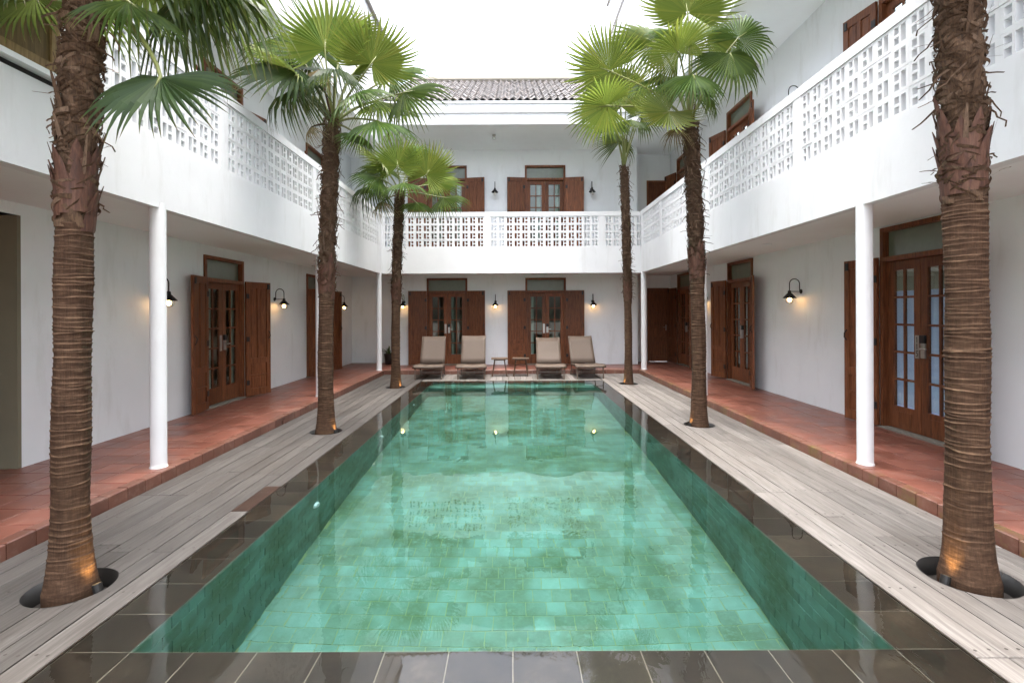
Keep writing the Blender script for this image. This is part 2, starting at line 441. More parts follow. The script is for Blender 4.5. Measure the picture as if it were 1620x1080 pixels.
for w in (3, 4):
    for k in range(nz):
        for i in range(nx):
            x0 = -PXI+i*TP; x1 = min(PXI, x0+TP); z1 = -.036-k*TP; z0 = max(-PD, z1-TP)
            if x1-x0 > .03 and z1-z0 > .03: tiles.append((w, x0, x1, z0, z1))
def tile_geo(b, t, pr):
    G = .0034; w, a0, a1, c0, c1 = t; a0 += G; a1 -= G; c0 += G; c1 -= G; n0 = len(b.v)
    if w == 0: b.cbox(a0, a1, c0, c1, -PD-.002, -PD+pr*.5, .0006)
    elif w == 1: b.box(-PXI-.012, -PXI+pr, a0, a1, c0, c1)
    elif w == 2: b.box(PXI-pr, PXI+.012, a0, a1, c0, c1)
    elif w == 3: b.box(a0, a1, PY1-pr, PY1+.012, c0, c1)
    else: b.box(a0, a1, PY0-.012, PY0+pr, c0, c1)
    return len(b.v)-n0
def tkey(t):
    if t[0] == 0: return math.hypot((t[3]-2.9), (t[1]+t[2])/4)
    if t[0] in (1, 2): return t[1]-2.0-t[4]*1.2
    return 99
single = sorted([t for t in tiles if t[0] == 0 and t[1]+TP*.9 < t[2]+.001 and t[4]-t[3] > .149 and t[3] > 3.2], key=tkey)[:300]
sset = set(single); variants = []
for k in range(24):
    b = MB(); tile_geo(b, (0, -TP/2, TP/2, -TP/2, TP/2), rnd.uniform(-.001, .003)); b.a = [rnd.random()]*len(b.v)
    variants.append(b.mesh('floor_tile', POOLT, attr='rnd'))
for t in single: place('floor_tile', rnd.choice(variants), pool, ((t[1]+t[2])/2, (t[3]+t[4])/2, 0))
b = MB()
for t in tiles:
    if t in sset: continue
    k = tile_geo(b, t, rnd.uniform(-.001, .003)); b.a += [rnd.random()]*k
tag(b.build('pool_tile_lining', POOLT, pool, attr='rnd'), 'green stone tiles lining the rest of the pool', kind='stuff')
# coping
cm = {}
bed = MB()
for q in ((-PXO,-PXI,PYo0,PYo1),(PXI,PXO,PYo0,PYo1),(-PXI,PXI,PYo0,PY0),(-PXI,PXI,PY1,PYo1)): bed.box(*q, -.034, -.017)
bed.build('mortar_bed', GROUT, pool)
def stone(x0, x1, y0, y1):
    G = .003; b = MB(); w, d = (x1-x0)/2-G, (y1-y0)/2-G
    key = (round(w,4), round(d,4))
    if key not in cm: cm[key] = MB().cbox(-w, w, -d, d, -.017, -.012, .002).mesh('coping_stone', STONE)
    place('coping_stone', cm[key], pool, ((x0+x1)/2, (y0+y1)/2, rnd.uniform(-.0012, .0012)), (rnd.uniform(-.002,.002), rnd.uniform(-.002,.002), 0))
n_s = round((PYo1-PYo0)/.3125)
for s in (-1, 1):
    for k in range(n_s):
        y0 = PYo0+(PYo1-PYo0)*k/n_s; y1 = PYo0+(PYo1-PYo0)*(k+1)/n_s
        stone(min(s*PXI, s*PXO), max(s*PXI, s*PXO), y0, y1)
for (ya, yb) in ((PYo0, PY0), (PY1, PYo1)):
    for k in range(12): stone(-PXI+2*PXI*k/12, -PXI+2*PXI*(k+1)/12, ya, yb)
# water sheet just covering the coping
w = MB(); Zw = -.004
w.v = [(-PXO,PYo0,Zw),(PXO,PYo0,Zw),(PXO,PYo1,Zw),(-PXO,PYo1,Zw),(-PXI,PY0,Zw),(PXI,PY0,Zw),(PXI,PY1,Zw),(-PXI,PY1,Zw)]
w.f = [(4,5,6,7),(0,1,5,4),(1,2,6,5),(2,3,7,6),(3,0,4,7)]
wo = w.build('water', WATER); wo.data.materials.append(FILM)
for k in range(1, 5): wo.data.polygons[k].material_index = 1
tag(wo, 'clear still water brimming over the dark stone edge of the pool', kind='structure')
# return fittings on the left pool wall
fit = MB().lathe([(.062,0),(.062,.012),(.045,.022),(.03,.03),(.03,.018),(.0,.016)], 20).mesh('pool_inlet', CHROME, True)
for y, lab in ((4.81, 'nearest'), (7.24, 'middle'), (9.6, 'farthest')):
    o = place('pool_inlet', fit, None, (-PXI+.002, y, -.55), (0, R(90), 0))
    tag(o, lab + ' of three round white water inlets on the left pool wall', 'pool inlet', 'inlets along the left pool wall')

# trees: base, hole radius, crown point, trunk radius, height where the smooth rings end
TREES = [
 dict(k='front_left', b=(-2.63,3.06), hole=.225, C=P(140,-45,3.1), r=.088, zr=2.16, spot=(.19,-.03)),
 dict(k='front_right', b=(2.79,3.14), hole=.25, C=P(1506,-290,3.15), r=.103, zr=2.30, spot=(-.20,-.06)),
 dict(k='mid_left', b=(-2.555,7.05), hole=.215, C=P(528,186,7.0), r=.096, zr=1.86, spot=(.15,-.03)),
 dict(k='mid_right', b=(2.69,7.37), hole=.215, C=P(1092,188,7.3), r=.094, zr=2.06, spot=(-.15,-.03)),
 dict(k='far_left', b=(-2.53,11.2), hole=.215, C=P(634,300,11.15), r=.090, zr=1.86, spot=(.14,-.06)),
 dict(k='far_right', b=(2.645,11.62), hole=.215, C=P(988,262,11.6), r=.080, zr=1.85, spot=(-.13,-.06)),
]
# deck planks
deck = tag(empty('deck'), 'weathered grey timber deck around the swimming pool', kind='structure')
sub = MB()
for q in ((-KX,-PXO-.03,-2,KY), (PXO+.03,KX,-2,KY), (-PXO-.03,PXO+.03,PYo1+.03,KY), (-PXO-.03,PXO+.03,-2,PYo0-.03)):
    sub.box(*q, -.155, -.15)
sub.build('subfloor', SOIL, deck)
screws = MB(); screw_rows = [.25+.55*k for k in range(-4, 25)]
def hole_y(cx, cyy, r, x, s): return cyy + s*math.sqrt(max(0, r*r-(x-cx)**2))
def plank(x0, x1, y0, y1, m=DECK):
    G = .0034; x0 += G; x1 -= G; y0 += G; y1 -= G
    cut = [t for t in TREES if t['b'][0]-t['hole'] < x1 and t['b'][0]+t['hole'] > x0 and t['b'][1] > y0 and t['b'][1] < y1]
    b = MB(); xc, yc = (x0+x1)/2, (y0+y1)/2
    if cut:
        t = cut[0]; cx, cyy, r = *t['b'], t['hole']
        xs = [x0+(x1-x0)*i/12 for i in range(13)]
        lo = [(x0-xc,y0-yc),(x1-xc,y0-yc)] + [(x-xc, hole_y(cx,cyy,r,x,-1)-yc) for x in reversed(xs)]
        hi = [(x-xc, hole_y(cx,cyy,r,x,1)-yc) for x in xs] + [(x1-xc,y1-yc),(x0-xc,y1-yc)]
        b.prism(lo, -.028, 0); b.prism(hi, -.028, 0)
    else: b.cbox(x0-xc, x1-xc, y0-yc, y1-yc, -.028, 0, .003)
    o = b.build('plank', m, deck, (xc, yc, rnd.uniform(-.0025, 0)), (0, rnd.uniform(-.006,.006), 0))
    for sy in screw_rows:
        if y0+.03 < sy < y1-.03:
            for sx in (.28, .72):
                if rnd.random() < .12: continue
                X, Y = x0+(x1-x0)*sx+rnd.uniform(-.006,.006), sy+rnd.uniform(-.012,.012)
                if any(math.hypot(X-t['b'][0], Y-t['b'][1]) < t['hole']+.012 for t in TREES): continue
                screws.lathe([(.0085,0),(.0,.0012)], 6, (X, Y, .0004))
    return o
NPL = 8
for s in (-1, 1):
    for i in range(NPL):
        xa = PXO+.012+(KX-PXO-.02)*i/NPL; xb = PXO+.012+(KX-PXO-.02)*(i+1)/NPL
        x0, x1 = (xa, xb) if s > 0 else (-xb, -xa)
        y = -2.0
        cuts = [y]
        while y < KY-.01:
            L = rnd.choice([1.65, 2.2, 2.75, 3.3])
            y2 = min(KY-.004, y+L)
            for t in TREES:      # no butt joint inside a hole
                if abs(t['b'][0]-(x0+x1)/2) < t['hole']+.1 and abs(y2-t['b'][1]) < .4: y2 = t['b'][1]+.55
            if KY-y2 < .6: y2 = KY-.004
            if s < 0 and i == 0 and y < 4.25 < y2: y2 = 4.22
            if s < 0 and i == 0 and abs(y-4.22) < .01: y2 = 4.82
            dark = s < 0 and i == 0 and abs(y-4.22) < .01
            plank(x0, x1, y, y2, DARKBOARD if dark else (DECK_SHADE if s < 0 else DECK)); y = y2
for i in range(29):      # boards behind and in front of the pool
    x0 = -PXO+.01+(2*PXO-.02)*i/29; x1 = -PXO+.01+(2*PXO-.02)*(i+1)/29
    plank(x0, x1, PYo1+.012, KY-.004)
    plank(x0, x1, -2.0, PYo0-.012)
tag(screws.build('screw_heads', SCREW, deck), 'rows of dark screw heads in the deck boards', kind='stuff')
edge = MB()
edge.box(-PXO-.010, -PXO, PYo0-.01, PYo1+.01, -.12, -.002); edge.box(PXO, PXO+.010, PYo0-.01, PYo1+.01, -.12, -.002)
edge.box(-PXO, PXO, PYo1, PYo1+.010, -.12, -.002); edge.box(-PXO, PXO, PYo0-.010, PYo0, -.12, -.002)
edge.build('edge_trim', STONE, deck)

# terraces
tm = {}
def shared(kind, w, d, h, m, c=.004):
    key = (kind, round(w,3), round(d,3), round(h,3), m.name)
    if key not in tm: tm[key] = MB().cbox(-w/2, w/2, -d/2, d/2, -h, 0, c).mesh(kind, m)
    return tm[key]
def terrace(label, x0, x1, y0, y1, bricks, bm):
    t = tag(empty('terrace'), label, kind='structure')
    MB().box(x0, x1, y0, y1, -.15, TZ-.014).build('terrace_bed', BED, t)
    T = .30; nx = max(1, round((x1-x0)/T)); nyy = max(1, round((y1-y0)/T)); w = (x1-x0)/nx; d = (y1-y0)/nyy
    for i in range(nx):
        for j in range(nyy):
            place('terracotta_tile', shared('terracotta_tile', w-.005, d-.005, .014, TERRA, .003), t,
                  (x0+w*(i+.5), y0+d*(j+.5), TZ+rnd.uniform(-.0012,.0012)), (rnd.uniform(-.002,.002), rnd.uniform(-.002,.002), 0))
    for (bx, by, ln, ax) in bricks:
        n = round(ln/.215)
        for k in range(n):
            L = ln/n-.006
            loc = (bx, by+ln/n*(k+.5), TZ+.004+rnd.uniform(-.003,.002)) if ax == 'y' else (bx+ln/n*(k+.5), by, TZ+.004+rnd.uniform(-.003,.002))
            place('kerb_brick', shared('kerb_brick', .10, L, .25, bm, .008) if ax == 'y' else shared('kerb_brick', L, .10, .25, bm, .008), t, loc, (0,0,rnd.uniform(-.012,.012)))
    return t
terrace('left terracotta tiled walkway with brick kerb under the balcony', -WX-.1, -KX-.102, -2, RECY+.1, [(-KX-.05, -2, KY+2.05, 'y')], BRICK)
terrace('right terracotta tiled walkway with mossy brick kerb under the balcony', KX+.102, WX+.1, -2, RECY+.1, [(KX+.05, -2, KY+2.05, 'y')], BRICKM)
terrace('terracotta tiled walkway behind the loungers along the back facade', -KX-.1, KX+.1, KY+.102, RECY+.1, [(-KX+.0, KY+.05, 2*KX, 'x')], BRICK)

# ------------------------------------------------------------------ door, shutter and lamp meshes
DW, DH, LH = 1.18, 2.52, 2.09
def framed(b, x0, x1, z0, z1, y0, y1, st, top, bot): 
    b.box(x0, x0+st, y0, y1, z0, z1); b.box(x1-st, x1, y0, y1, z0, z1)
    b.box(x0+st, x1-st, y0, y1, z1-top, z1); b.box(x0+st, x1-st, y0, y1, z0, z0+bot)
b = MB(); J = .055
b.box(0, J, -.13, .03, 0, DH); b.box(DW-J, DW, -.13, .03, 0, DH)
b.box(J, DW-J, -.13, .03, DH-.055, DH); b.box(J, DW-J, -.13, .034, LH, LH+.06)
M_FRAME = b.mesh('door_frame', TEAK)
b = MB().box(J, DW-J, -.06, -.05, LH+.06, DH-.055); M_TRANSOM = b.mesh('transom_glass', FROST)
M_SILL = MB().box(-.03, DW+.03, -.12, .06, -.02, .022).mesh('threshold', GROUT)
LW = (DW-2*J)/2
PNW, PNH = .142, .300
def leaf_mesh():
    b = MB(); x0, x1 = .003, LW-.003; st = .10; bot = .27; top = .11
    framed(b, x0, x1, .03, LH-.004, -.075, -.035, st, top, bot)
    ix0, ix1, iz0, iz1 = x0+st, x1-st, .03+bot, LH-.004-top
    b.box((ix0+ix1)/2-.013, (ix0+ix1)/2+.013, -.070, -.040, iz0, iz1)
    for k in range(1, 5):
        z = iz0+(iz1-iz0)*k/5; 
        b.box(ix0, (ix0+ix1)/2-.013, -.071, -.039, z-.013, z+.013); b.box((ix0+ix1)/2+.013, ix1, -.071, -.039, z-.013, z+.013)
    b.box(ix0+.04, ix1-.04, -.034, -.030, .09, .03+bot-.06)
    return b.mesh('door_leaf', TEAK), ix0, ix1, iz0, iz1
M_LEAF, IX0, IX1, IZ0, IZ1 = leaf_mesh()
pw = (IX1-IX0)/2-.013; ph = (IZ1-IZ0)/5-.026
M_PANE = MB().box(-pw/2+.001, pw/2-.001, -.002, .002, -ph/2+.001, ph/2-.001).mesh('pane', PANE)
SW, SH = .525, 2.13
def shutter_mesh(s):
    b = MB(); X = lambda a, c: (min(s*a, s*c), max(s*a, s*c))
    st = .085
    b.box(*X(0, st), 0, .036, 0, SH); b.box(*X(SW-st, SW), 0, .036, 0, SH)
    for z0, z1 in ((0,.13), (.355,.385), (.60,.70), (SH-.11, SH)): b.box(*X(st, SW-st), 0, .036, z0, z1)
    mid = (st+SW-st)/2
    b.box(*X(mid-.03, mid+.03), 0, .036, .70, SH-.11)
    for z0, z1, xa, xb in ((.13,.355,st,SW-st), (.385,.60,st,SW-st), (.70,SH-.11,st,mid-.03), (.70,SH-.11,mid+.03,SW-st)):
        b.box(*X(xa, xb), .015, .021, z0, z1)
        b.box(*X(xa+.026, xb-.026), .009, .027, z0+.026, z1-.026)
    return b.mesh('shutter', TEAK)
M_SHUT = {1: shutter_mesh(1), -1: shutter_mesh(-1)}
def iron_meshes(s):
    h = MB().box(min(0, s*.06), max(0, s*.06), .0361, .044, -.045, .045).mesh('hinge', BLACK)
    k = MB().box(min(s*(SW-.075), s*(SW-.03)), max(s*(SW-.075), s*(SW-.03)), .0361, .05, SH-.13, SH-.03).mesh('shutter_bolt', BLACK)
    p = MB().tube([(s*(SW-.04),.037,1.06),(s*(SW-.03),.065,1.10),(s*(SW-.04),.07,1.16),(s*(SW-.045),.037,1.2)], .008, 6).mesh('pull_handle', BLACK)
    return h, k, p
M_IRON = {1: iron_meshes(1), -1: iron_meshes(-1)}
def shutter(d, s, x, ang):
    rot = (0, 0, R(ang)*s); loc = (x, .042, .02)
    place('shutter', M_SHUT[s], d, loc, rot)
    for z in (.25, 1.06, 1.86): place('hinge', M_IRON[s][0], d, (x, .042, .02+z), rot)
    place('shutter_bolt', M_IRON[s][1], d, loc, rot); place('pull_handle', M_IRON[s][2], d, loc, rot)
M_PLATE = MB().box(-.03, .03, 0, .006, -.135, .135).mesh('number_plate', STEEL)
b = MB(); b.box(-.03, .03, 0, .022, -.125, .045); b.tube([(0,.02,-.02),(0,.055,-.02),(.0,.06,-.02)], .012, 8); b.tube([(.0,.055,-.02),(-.10,.058,-.016)], [.011,.008], 8)
M_LOCK = b.mesh('door_lock', STEEL)
b = MB(); b.box(-.034, .034, 0, .035, .047, .14); M_READER = b.mesh('lock_reader', BLACK)
SEGS = {'1': ((.35,.65,0,1),(.2,.35,.78,.9),), '5': ((0,1,.86,1),(0,.25,.5,.86),(0,.8,.46,.6),(.72,1,.14,.5),(0,.8,0,.14))}
def digits_mesh(txt):
    b = MB(); n = len(txt); h = .068; w = .032
    for i, ch in enumerate(txt):
        zt = .118-i*.081
        for (xa, xb, za, zb) in SEGS[ch]:
            # viewer's left is +x in a door's own frame
            b.box(w/2-xb*w, w/2-xa*w, .0062, .0075, zt-h+za*h, zt-h+zb*h)
    return b.mesh('room_number', INK)
def curtain_mesh(x0, x1, z0, z1, m, seed):
    r = random.Random(seed); b = MB(); n = 40; ph_ = r.random()*6
    for k in range(n+1):
        x = x0+(x1-x0)*k/n; y = -.112+.016*math.sin(k*1.25+ph_)+.008*math.sin(k*.47)
        b.v += [(x, y, z0), (x, y*1.0+.004*math.sin(k*.9), (z0+z1)/2), (x, y, z1)]
    for k in range(n):
        for q in (0, 1): b.f.append((k*3+q, (k+1)*3+q, (k+1)*3+q+1, k*3+q+1))
    return b.mesh('curtain', m, True)
def door(parent, loc, rz, zs=1.0, right=20, left=20, number=None, curtain=None, lock=True, plate=True):
    """right / left: shutter opening angle off the wall, seen by someone facing the door"""
    d = empty('french_door', loc, rz, parent); d.scale = (1, 1, zs)
    place('door_frame', M_FRAME, d); place('transom_glass', M_TRANSOM, d); place('threshold', M_SILL, d)
    for s in (0, 1):
        lx = J+s*LW; place('door_leaf', M_LEAF, d, (lx, 0, 0))
        for i in (0, 1):
            for k in range(5):
                px = lx+IX0+pw/2+i*(pw+.026); pz = IZ0+ph/2+k*(ph+.026)+.013*(1 if k else 0)*0
                pz = IZ0+(IZ1-IZ0)*(k+.5)/5
                place('pane', M_PANE, d, (px, -.055, pz))
    if right is not None: shutter(d, -1, 0, right)
    if left is not None: shutter(d, 1, DW, left)
    if plate:
        place('number_plate', M_PLATE, d, (DW/2+.052, -.035, 1.05))
        if number: place('room_number', digits_mesh(number), d, (DW/2+.052, -.035, 1.05))
    if lock:
        place('door_lock', M_LOCK, d, (DW/2-.05, -.035, 1.05)); place('lock_reader', M_READER, d, (DW/2-.05, -.035, 1.05))
    for c in (curtain or []): place('curtain', curtain_mesh(*c), d)
    return d
def solid_door(parent, loc, rz, w=.66, h=2.22):
    d = empty('panel_door', loc, rz, parent)
    b = MB(); framed(b, 0, w, 0, h, -.06, .02, .045, .045, .0); b.build('door_frame', TEAK, d)
    b = MB(); x0, x1 = .047, w-.047; st = .10
    framed(b, x0, x1, .012, h-.047, -.035, 0, st, .12, .16)
    b.box(x0+st, x1-st, -.035, 0, .62, .74); mid = (x0+x1)/2; b.box(mid-.03, mid+.03, -.035, 0, .74, h-.167)
    b.box(x0+st, x1-st, -.03, -.014, .172, .62); b.box(x0+st, mid-.03, -.03, -.014, .74, h-.167); b.box(mid+.03, x1-st, -.03, -.014, .74, h-.167)
    b.build('door_leaf', TEAK, d)
    b = MB(); b.box(.075, .105, 0, .008, .95, 1.12); b.tube([(.09,.008,1.05),(.09,.05,1.05),(.19,.052,1.05)], .009, 6); b.build('handle', STEEL, d)
    return d

# wall lamp (own frame: y away from the wall)
b = MB(); b.lathe([(.0,-.001),(.045,-.001),(.045,.012),(.03,.02),(.0,.022)], 16, (0,0,0), Matrix.Rotation(R(-90), 4, 'X')); ML_BACK = b.mesh('backplate', BLACK, False)
b = MB()
RC = .22
arc = [(0, .018, .0), (0, .03, .01), (0, .032, .10)] + [(0, .032+(RC-.032)/2*(1-math.cos(a)), .15+(RC-.032)/2*math.sin(a)*1.05) for a in [math.pi*k/10 for k in range(11)]] + [(0, RC, .07), (0, RC, .0)]
b.tube(arc, .009, 8); b.tube([(0, .015, .0), (0, RC, .0)], .007, 8); ML_ARM = b.mesh('arm', BLACK, True)
b = MB(); b.lathe([(.0,.02),(.022,.02),(.03,.005),(.032,-.03),(.05,-.045),(.118,-.125),(.120,-.132),(.113,-.13),(.045,-.052),(.0,-.05)], 24, (0,RC,0)); ML_SHADE = b.mesh('shade', BLACK, True)
b = MB(); b.lathe([(.045,-.118)] + [(.078*math.sin(a), -.165-.078*math.cos(math.pi-a)*-1) for a in []] + [(.082,-.135),(.084,-.165),(.074,-.20),(.052,-.228),(.024,-.242),(.0,-.245)], 20, (0,RC,0)); ML_GLOBE = b.mesh('globe', GLOBE, True)
b = MB(); b.lathe([(.012,-.10),(.018,-.125),(.032,-.15),(.036,-.17),(.03,-.19),(.014,-.204),(.0,-.206)], 14, (0,RC,0)); ML_BULB = b.mesh('bulb', BULB, True)
M_OFFBULB = m_plain('bulb_unlit', (.7,.68,.62), .3)
b = MB(); b.lathe([(.012,-.10),(.018,-.125),(.032,-.15),(.036,-.17),(.03,-.19),(.014,-.204),(.0,-.206)], 14, (0,RC,0)); ML_BULB0 = b.mesh('bulb', M_OFFBULB, True)
def wall_lamp(loc, rz, label, lit=True, group='black wall lamps around the courtyard'):
    o = empty('wall_lamp', loc, rz); tag(o, label, 'wall lamp', group)
    o.scale = (.82, .9, .85)
    for nm, m in (('backplate', ML_BACK), ('arm', ML_ARM), ('shade', ML_SHADE), ('globe', ML_GLOBE), ('bulb', ML_BULB if lit else ML_BULB0)): place(nm, m, o)
    return o

# ------------------------------------------------------------------ the three wings
BW_, BH_ = .205, .207
HOLES = [(.033,.090,.028,.179), (.113,.170,.028,.091), (.113,.170,.116,.179)]
def block(mirror):
    hs_ = [((BW_-q[1], BW_-q[0], q[2], q[3]) if mirror else q) for q in HOLES]
    return MB().panel(BW_, BH_-.002, .08, hs_).mesh('breeze_block', WHITE_DIM)
M_BLOCK = {0: block(False), 1: block(True)}
ZB = 3.355; PIT = .2068; CAPZ = 4.30

def parapet(parent, name_loc, rz, runs, length, mirror, ends=None):
    """own frame: x along the wall, y = 0 at the courtyard face, thickness towards +y"""
    p = empty('parapet', name_loc, rz, parent)
    MB().box(0, length, 0, .12, SLAB, ZB).build('fascia_wall', WHITE_DIM, p)
    MB().box(0, length, -.004, .124, ZB+4*BH_+.002, CAPZ).build('cap', WHITE_DIM, p)
    x = 0; b = MB()
    for (a, n) in runs:
        if a-x > .004: b.box(x, a-.001, 0, .12, ZB+.0005, ZB+4*BH_+.0015)
        for i in range(n):
            for k in range(4): place('breeze_block', M_BLOCK[mirror], p, (a+i*PIT+rnd.uniform(-.0005,.0005), .008+rnd.uniform(-.003,.003), ZB+.001+k*BH_), (rnd.uniform(-.006,.006), 0, rnd.uniform(-.008,.008)))
        x = a+n*PIT
    if length-x > .004: b.box(x, length, 0, .12, ZB+.0005, ZB+4*BH_+.0015)
    b.build('piers', WHITE_DIM, p)
    return p
M_COL = MB().lathe([(.080,TZ),(.080,TZ+.008),(.074,TZ+.014),(.072,TZ+.04),(.072,SOFF-.03),(.072,SOFF)], 28, (0,0,0)).mesh('column', WHITE_DIM, True)

# left wing -------------------------------------------------------
left = tag(empty('building_wing', (-WX, 5, 0)), 'white two-storey wing on the left with block balcony and dark passage', 'building')
left.location = (0,0,0)
UL, UR, UB = 3.12, 3.36, 3.27           # upper-floor offsets
def wall_y(parent, X, outward, y0, y1, z0, z1, doors, t=.18, m=WHITE):
    # vertical slab along Y whose courtyard face is at X; doors: list of (ya, yb, zb, zt)
    b = MB().panel(y1-y0, z1-z0, t, [(a, c, d, e) for a, c, d, e in doors], y0, z0, 0)
    b.v = [(X - outward*q[1], q[0], q[2]) for q in b.v]
    if outward < 0: pass
    o = b.build('wall', m, parent); me = o.data
    bm = bmesh.new(); bm.from_mesh(me); bmesh.ops.recalc_face_normals(bm, faces=bm.faces); bm.to_mesh(me); bm.free(); return o
def dh(zs): return DH*zs
LD = [(8.12, .975), (12.19, .975)]
zl = .975
opn = []
for y0, _ in LD:
    opn += [(y0+.002, y0+DW-.002, TZ-.01, TZ+DH*zl), (y0+.002, y0+DW-.002, TZ+UL, TZ+UL+DH*zl)]
opn = [q for q in opn]
WT_L, WT_R, WT_B = 6.05, 6.40, 6.33
wall_y(left, -WX, 1, 5.10, RECY+.2, 0, WT_L+.3, opn)
wall_y(left, -WX, 1, -3, 5.0995, 2.60, WT_L+.3, [])
# passage at the near end of the left walkway
p = MB(); p.box(-8, -WX-.002, 5.06, 5.0995, 0, 2.6); p.build('passage_wall', OLIVE_SHADE, left)
p = MB(); p.box(-8, -WX-.001, -.5, 5.08, 2.60, 2.70); p.build('passage_ceiling', CEIL, left)
p = MB(); p.box(-8, -7.85, -.5, 5.08, 0, 2.6); p.box(-8, -WX-.15, -.65, -.5, 0, 2.6); p.build('passage_end_wall', OLIVE_SHADE, left)
p = MB(); p.box(-8, -WX-.102, -.5, 5.08, -.1, TZ-.002); p.build('passage_floor', TERRA, left)
for y0, zs in LD:
    far = y0+DW
    first = y0 < 9
    door(left, (-WX, far, TZ), R(-90), zs, right=24 if first else 26, left=9 if first else 88,
         curtain=[(.50, .60, .05, 2.06, CURTAIN_W, 3), (.80,.88,.05,2.06,CURTAIN_W,5), (.16,.22,.05,2.06,CURTAIN_W,8)] if first else None)
    door(left, (-WX, far, TZ+UL), R(-90), zs, right=15, left=15, plate=False)
bq = MB(); bq.box(-7.2, -WX-.185, 5.3, RECY, -.02, 0); bq.box(-7.3, -7.2, 5.3, RECY, 0, WT_L); bq.box(-7.2, -WX-.185, 5.26, 5.3, 0, WT_L); bq.box(-7.2, -WX-.185, RECY, RECY+.05, 0, WT_L); bq.box(-7.2, -WX-.185, 5.3, RECY, 2.8, 2.9)
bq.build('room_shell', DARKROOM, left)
# flush white service door near the left back corner
d = MB(); d.box(-WX-.005, -WX+.012, 14.72, 15.42, TZ, 2.22); d.build('service_door', WHITE, left)
MB().box(-WX-.17, -FX-.12, -3, RECY, SOFF, ZB-.12).build('floor_slab', CEIL, left)

NEARL = 3.98
parapet(left, (-FX, NEARL, 0), R(90), [(4.05-NEARL, 10), (6.28-NEARL, 13), (9.13-NEARL, 13), (11.98-NEARL, 7)], BFY-NEARL, 0)
MB().box(-FX-.12, -FX, -3, NEARL-.001, SLAB, ZB-.02).build('fascia_wall', WHITE_DIM, left)
# wooden panelled window box that closes the balcony at its near end
wb = empty('window_screen', (-FX, 0, 0), 0, left)
MB().box(-.12, .05, -3, NEARL-.02, ZB+.03, ZB+.07).build('sill', WHITE, wb)
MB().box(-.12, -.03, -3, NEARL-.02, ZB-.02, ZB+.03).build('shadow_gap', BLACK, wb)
y = NEARL-.03
for k in range(6):
    f = MB(); a, c = y-.85*(k+1)+.002, y-.85*k-.002
    f.box(-.07, .0, a, a+.07, ZB+.07, 5.6); f.box(-.07, .0, c-.07, c, ZB+.07, 5.6)
    f.box(-.07, .0, a+.07, c-.07, ZB+.07, ZB+.16); f.box(-.07, .0, a+.07, c-.07, 4.45, 4.55); f.box(-.07,.0,a+.07,c-.07,5.5,5.6)
    f.build('casement', TEAK_OLD, wb)
    MB().box(-.05, -.02, a+.07, c-.07, ZB+.16, 4.45).build('casement_panel', TEAK_OLD, wb)
    MB().box(-.05, -.02, a+.07, c-.07, 4.55, 5.5).build('casement_panel', TEAK_OLD, wb)
MB().box(-.12, .0, -3, NEARL-.02, 5.602, WT_L).build('window_head', WHITE, wb)
for yc in (.8, 5.1, 9.4, BFY-.10): place('column', M_COL, left, (-FX-.05, yc, 0))
# balcony ceiling on the left and the tall plain wall above it
MB().box(-WX-.4, -FX, -3, BFY, WT_L, WT_L+.10).build('soffit', CEIL, left)
MB().box(-FX-.15, -FX+.002, -3, BFY+2, WT_L+.101, 8.26).build('upper_wall', WHITE_DIM, left)
MB().box(-FX-.15, -FX+.03, -3, BFY+2, 8.262, 9.04).build('upper_wall_band', WHITE_DIM, left)
MB().tube([(-FX+.06, -3, 9.08), (-FX+.06, BFY+2, 9.08)], .06, 10).build('gutter', STEEL, left, smooth=True)
rf = MB(); rf.v = [(-FX,-3,9.15),(-FX,16,9.15),(-8,16,11.6),(-8,-3,11.6),(-FX,-3,9.05),(-FX,16,9.05),(-8,16,11.5),(-8,-3,11.5)]
rf.f = [(0,1,2,3),(7,6,5,4),(0,4,5,1),(1,5,6,2),(2,6,7,3),(3,7,4,0)]; rf.build('roof', ROOFT, left)

# right wing ------------------------------------------------------
right = tag(empty('building_wing'), 'white two-storey wing on the right with block balcony and upper wall', 'building')
RD = [(5.56, 1.03), (10.33, 1.03), (13.80, 1.03)]
zr = 1.03; opn = []
for y0, _ in RD:
    opn += [(y0+.002, y0+DW-.002, TZ-.01, TZ+DH*zr), (y0+.002, y0+DW-.002, TZ+UR, TZ+UR+DH*zr)]
wall_y(right, WX, -1, -3, RECY+.2, 0, WT_R+.1, opn)
ang = {0: (30, 10), 1: (19, 14), 2: (20, 8)}
for k, (y0, zs) in enumerate(RD):
    cur = None
    if k == 0: cur = [(.05, 1.13, .04, 1.72, CURTAIN, 21)]
    if k == 1: cur = [(.52, .66, .05, 2.06, CURTAIN_W, 22)]
    if k == 2: cur = [(.55, .66, .05, 2.06, CURTAIN_W, 23)]
    door(right, (WX, y0, TZ), R(90), zs, right=ang[k][0], left=ang[k][1], number='115' if k == 0 else None, curtain=cur)
    door(right, (WX, y0, TZ+UR), R(90), zs, right=18, left=18 if k else 10, plate=False)
bq = MB(); bq.box(WX+.185, 7.2, -3, RECY, -.02, 0); bq.box(7.2, 7.3, -3, 5.0, 0, WT_R); bq.box(7.2, 7.3, 7.4, RECY, 0, WT_R); bq.box(7.2, 7.3, 5.0, 7.4, 0, .4); bq.box(7.2, 7.3, 5.0, 7.4, 2.5, WT_R); bq.box(WX+.186, 7.199, 8.0, 8.1, 0, 2.799); bq.box(WX+.186, 7.199, 4.6, 4.7, 0, 2.799); bq.box(WX+.185, 7.2, -3.1, -3, 0, WT_R); bq.box(WX+.185, 7.2, RECY, RECY+.05, 0, WT_R); bq.box(WX+.185, 7.2, -3, RECY, 2.8, 2.9)  # unseen outer opening added to backlight the curtain, partitions added to contain its light
bq.build('room_shell', DARKROOM, right)
